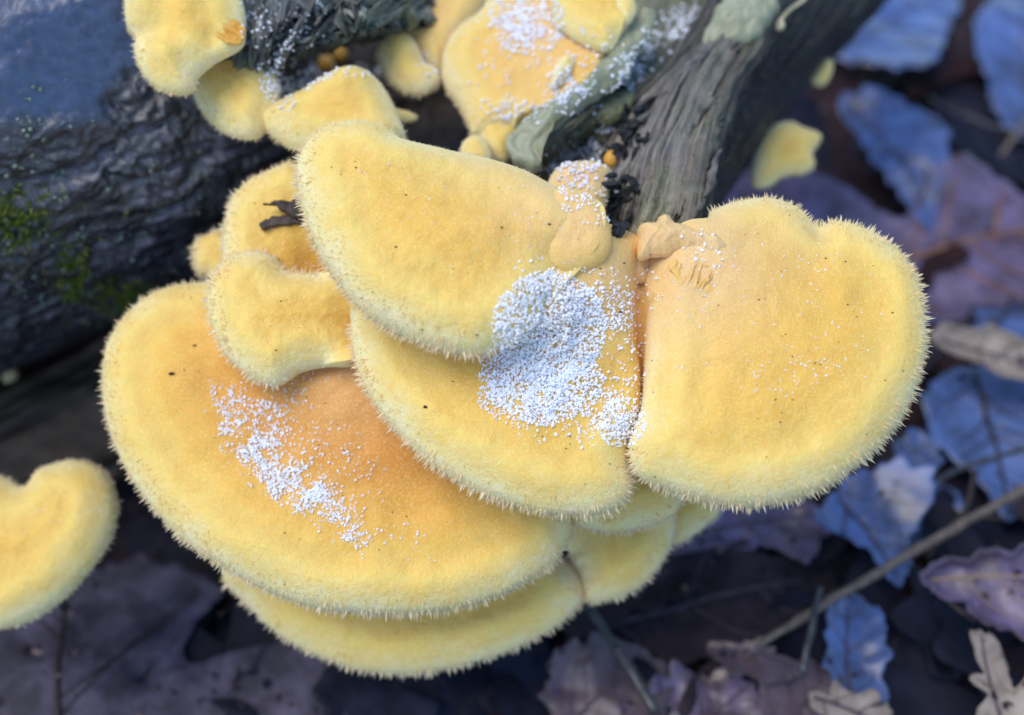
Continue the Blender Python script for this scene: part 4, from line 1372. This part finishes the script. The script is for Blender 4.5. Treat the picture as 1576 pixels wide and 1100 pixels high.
leaf('folded blue leaf ending in a long sharp point', [(1250, 795), (1290, 750), (1350, 715), (1400, 735), (1412, 790), (1398, 850), (1388, 908), (1345, 862), (1300, 822)], (1290, 750), (1388, 905), 0.030, 'blue', (.25, -.2), .3, .003, 17, fold=.2)
leaf('blue-grey leaf tucked behind the sharp-pointed folded leaf', [(1345, 735), (1392, 680), (1440, 730), (1480, 790), (1450, 850), (1400, 840), (1360, 800)], (1360, 710), (1460, 840), 0.014, 'blue', (-.1, 0), .2, .003, 18)
leaf('mauve-topped leaf with a curled tan lip near the pale tan leaf', [(1404, 888), (1450, 870), (1530, 855), (1640, 840), (1660, 960), (1576, 995), (1500, 955), (1450, 918)], (1410, 892), (1650, 900), 0.034, 'mauve', (0, -.3), .25, .003, 19, simple('tan_vein', (0.3, 0.2, 0.12), (0.45, 0.33, 0.22), 200, 0.5), edge=.004)
leaf('pale tan torn leaf standing upright with a notch in it', [(1496, 968), (1526, 985), (1540, 990), (1532, 1035), (1552, 1062), (1585, 1040), (1610, 1000), (1640, 1060), (1620, 1160), (1520, 1150), (1510, 1060)], (1560, 1150), (1510, 975), 0.040, 'tan', (-.2, -.3), .25, .002, 20, nv=3)
leaf('dark maroon leaf beneath the curled tan lip', [(1330, 890), (1400, 880), (1480, 960), (1500, 1010), (1440, 1050), (1350, 1040), (1320, 980)], (1350, 1030), (1450, 900), 0.012, 'maroon', (.1, -.1), .25, .003, 21)
leaf('broad dark brown leaf with one pale curved vein below the half-round cap', [(880, 925), (980, 850), (1110, 842), (1215, 872), (1246, 925), (1180, 990), (1080, 1020), (960, 1010), (900, 975)], (905, 975), (1230, 900), 0.014, 'brown', (0, -.15), .25, .003, 22, vr=.0009, nv=3)
leaf('crumpled rusty leaf with bluish sheen near the crossing stem', [(860, 1010), (930, 985), (1010, 1010), (1030, 1060), (1000, 1140), (880, 1150), (840, 1080)], (860, 1130), (1010, 1010), 0.016, 'rust', (.1, -.1), .25, .006, 23)
leaf('twisted reddish leaf scrap pointing at the bluish stem', [(1095, 990), (1120, 985), (1180, 1000), (1232, 1030), (1190, 1045), (1130, 1035), (1100, 1015)], (1095, 995), (1230, 1032), 0.026, 'rust', (.1, -.2), .4, .003, 24, nv=3, vr=.0005)
leaf('mottled blue-mauve leaf at the foot of the twisted scrap', [(1010, 1040), (1080, 1030), (1160, 1050), (1200, 1110), (1150, 1180), (1020, 1180)], (1030, 1170), (1160, 1050), 0.018, 'mauve', (-.1, -.1), .2, .005, 25)
leaf('rust and mauve leaf beside the tan arched leaf', [(1170, 1040), (1240, 1025), (1290, 1060), (1310, 1130), (1240, 1180), (1180, 1120)], (1200, 1150), (1270, 1040), 0.022, 'rust', (.1, -.1), .3, .004, 26)
leaf('narrow upright blue leaf strip between brown leaves', [(1262, 935), (1310, 925), (1342, 960), (1345, 1040), (1360, 1080), (1320, 1090), (1280, 1060), (1270, 1000)], (1310, 1080), (1300, 935), 0.022, 'blue', (.3, -.1), .3, .004, 27, nv=3)
leaf('tan arched leaf edge at the bottom of the litter', [(1250, 1068), (1300, 1062), (1350, 1085), (1390, 1130), (1330, 1150), (1270, 1110)], (1255, 1072), (1380, 1130), 0.028, 'tan', (.1, -.2), .3, .002, 28, nv=3)
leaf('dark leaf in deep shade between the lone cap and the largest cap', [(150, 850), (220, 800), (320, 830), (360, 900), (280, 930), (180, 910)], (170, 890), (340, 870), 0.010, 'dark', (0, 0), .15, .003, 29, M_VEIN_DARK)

# darker leaves filling the bottom of the litter: three kinds, copied


def proto_leaf(kind, seed):
    t = np.linspace(0, 2 * math.pi, 110, endpoint=False)
    if kind == 0:      # oak
        r = 0.020 + 0.0055 * np.cos(7 * t) + 0.002 * np.cos(3 * t + 1)
        o2 = np.stack([r * np.cos(t) * 1.9, r * np.sin(t) * 1.05], 1)
        base, tip = np.array([-0.044, 0]), np.array([0.044, 0])
    elif kind == 1:    # beech
        o2 = np.stack([0.034 * np.cos(t), 0.018 * np.sin(t) * (1 - 0.25 * np.cos(t))], 1)
        base, tip = np.array([-0.034, 0]), np.array([0.034, 0])
    else:              # maple
        r = 0.026 + 0.010 * np.abs(np.cos(2.5 * t)) ** 1.5 + 0.003 * np.cos(15 * t)
        o2 = np.stack([r * np.cos(t), r * np.sin(t)], 1)
        base, tip = np.array([-0.026, 0]), np.array([0.034, 0])
    return o2, base, tip


KIND = [('lobed oak leaf', 'dark'), ('oval leaf', 'brown'), ('broad pointed leaf', 'maroon')]
ROLE = 'leaves at the bottom of the litter'
protos = []
for k, (kn, mt) in enumerate(KIND):
    o2, b_, t_ = proto_leaf(k, k)
    th_ = empty('fallen_leaf', (0, 0, 0), 'dark %s lying at the bottom of the litter' % kn, 'leaf', ROLE)
    leaf_parts(th_, o2, b_, t_, np.zeros(3), np.array([1., 0, 0]), np.array([0, 1., 0]), np.array([0, 0, 1.]), LEAF[mt], M_VEIN_DARK, .15, .004, 90 + k, petiole=.02)
    protos.append(th_)
used = [False] * 3
rl = random.Random(4)
for i in range(54):
    k = i % 3
    px, py = rl.uniform(-120, 1700), rl.uniform(-60, 1180)
    if i >= 18 and px < 800:
        px = rl.uniform(800, 1700)
    if px < 1000 and py < 800:
        py = rl.uniform(800, 1180)
    z = rl.uniform(0.0, 0.010)
    P = at(px, py, depth_at_z(px, py, z))
    if used[k]:
        o = protos[k].copy()
        COL.objects.link(o)
        for ch in protos[k].children:
            c = ch.copy()
            COL.objects.link(c)
            c.parent = o
    else:
        o = protos[k]
        used[k] = True
    cname, cmat = (('blackish', 'dark'), ('brown', 'brown'), ('maroon', 'maroon'))[(i // 3) % 3]
    for c in o.children:
        if c.name.startswith('blade'):
            c.material_slots[0].link = 'OBJECT'
            c.material_slots[0].material = LEAF[cmat]
    o['label'] = '%s %s lying at the bottom of the litter' % (cname, KIND[k][0])
    o.location = P
    o.rotation_euler = (rl.uniform(-.3, .3), rl.uniform(-.3, .3), rl.uniform(0, 6.28))
    sc_ = rl.uniform(0.8, 1.25)
    o.scale = (sc_, sc_, sc_)


# ------------------------------------------------------------------ stems and twigs
def twig(label, pts, radii, mat, seed):
    P = [at(x, y, depth_at_z(x, y, z)) for x, y, z in pts]
    V, F_ = polyline_tube(P, radii, 14, 9, 0.0005, seed)
    t = empty('twig', P[0], label, 'twig', 'twigs and stems in the litter')
    build('stem', V, F_, mat, t)
    q = P[len(P) // 2]
    V, F_ = blob(q, radii[0] * 1.35, [RT, UP, FW], seed, 0.3, 300, 14, 10)
    build('node', V, F_, mat, t)


twig('long straight pale stem crossing the litter diagonally', [(1165, 995, .03), (1310, 905, .034), (1440, 830, .036), (1680, 695, .038)], [.0009, .0012, .0012, .0015], M_TWIG, 1)
twig('bluish bare stem rising from under the half-round cap', [(895, 915, .03), (950, 1000, .028), (1010, 1095, .026)], [.0012, .0012, .0014], M_TWIG_DARK, 2)
twig('short dark stem beside the narrow blue leaf strip', [(1262, 905, .036), (1250, 960, .034), (1234, 1035, .03)], [.0007, .0009, .0009], M_TWIG_DARK, 3)
twig('thin dark stem lying across the wet blue leaf', [(1410, 775, .03), (1480, 720, .03), (1660, 670, .03)], [.0007, .0008, .0008], M_TWIG_DARK, 4)
twig('thin brown stem slanting over the bluish leaves behind', [(1540, 240, .03), (1575, 190, .032), (1660, 80, .035)], [.0008, .001, .001], M_TWIG, 5)
twig('dark stem bending beneath the wet blue leaf', [(1430, 150, .028), (1500, 185, .03), (1640, 225, .03)], [.0006, .0008, .0008], M_TWIG_DARK, 6)

# ------------------------------------------------------------------ crumbs of leaf and bark between the leaves
dg = bpy.context.evaluated_depsgraph_get()
crumbs = {'brown': [], 'rust': [], 'dark': [], 'tan': []}
rc = np.random.default_rng(11)
for i in range(1500):
    px, py = rc.uniform(-60, 1640), rc.uniform(-40, 1140)
    ok, loc, nrm, _, ob, _ = SC.ray_cast(dg, Vector(CAM), Vector(unit(ray(px, py))))
    if not ok or loc.z > 0.05 or ob.name.split('.')[0] not in ('blade', 'veins', 'forest_floor'):
        continue
    if vnoise(np.array([[px / 60.0, py / 60.0, 2.2]]), 21)[0] < 0.0:
        continue
    key = ('brown', 'dark', 'dark', 'rust', 'brown', 'tan')[i % 6]
    r_ = rc.uniform(0.4, 1.6) * 0.001 * (0.6 if key == 'tan' else 1)
    Q_ = np.linalg.qr(rc.normal(size=(3, 3)))[0]
    n_ = np.array(nrm) * (1 if nrm.z > 0 else -1)
    Vc = (ICO_V * rc.uniform(.45, 1.25, (12, 1)) * np.array([1.5, .8, .28])) @ Q_ * r_ + np.array(loc) + n_ * r_ * .2
    crumbs[key].append((Vc, [ICO_F]))
for key, lab in (('brown', 'crumbs of brown leaf strewn between the leaves'), ('rust', 'reddish leaf crumbs strewn over the litter'), ('dark', 'black crumbs of bark and soil on the litter'), ('tan', 'pale tan flecks of chaff on the litter')):
    V, F_ = join(crumbs[key])
    tag(build('litter_crumbs', V, F_, LEAF[key], None, smooth=False), lab, 'litter', kind='stuff')
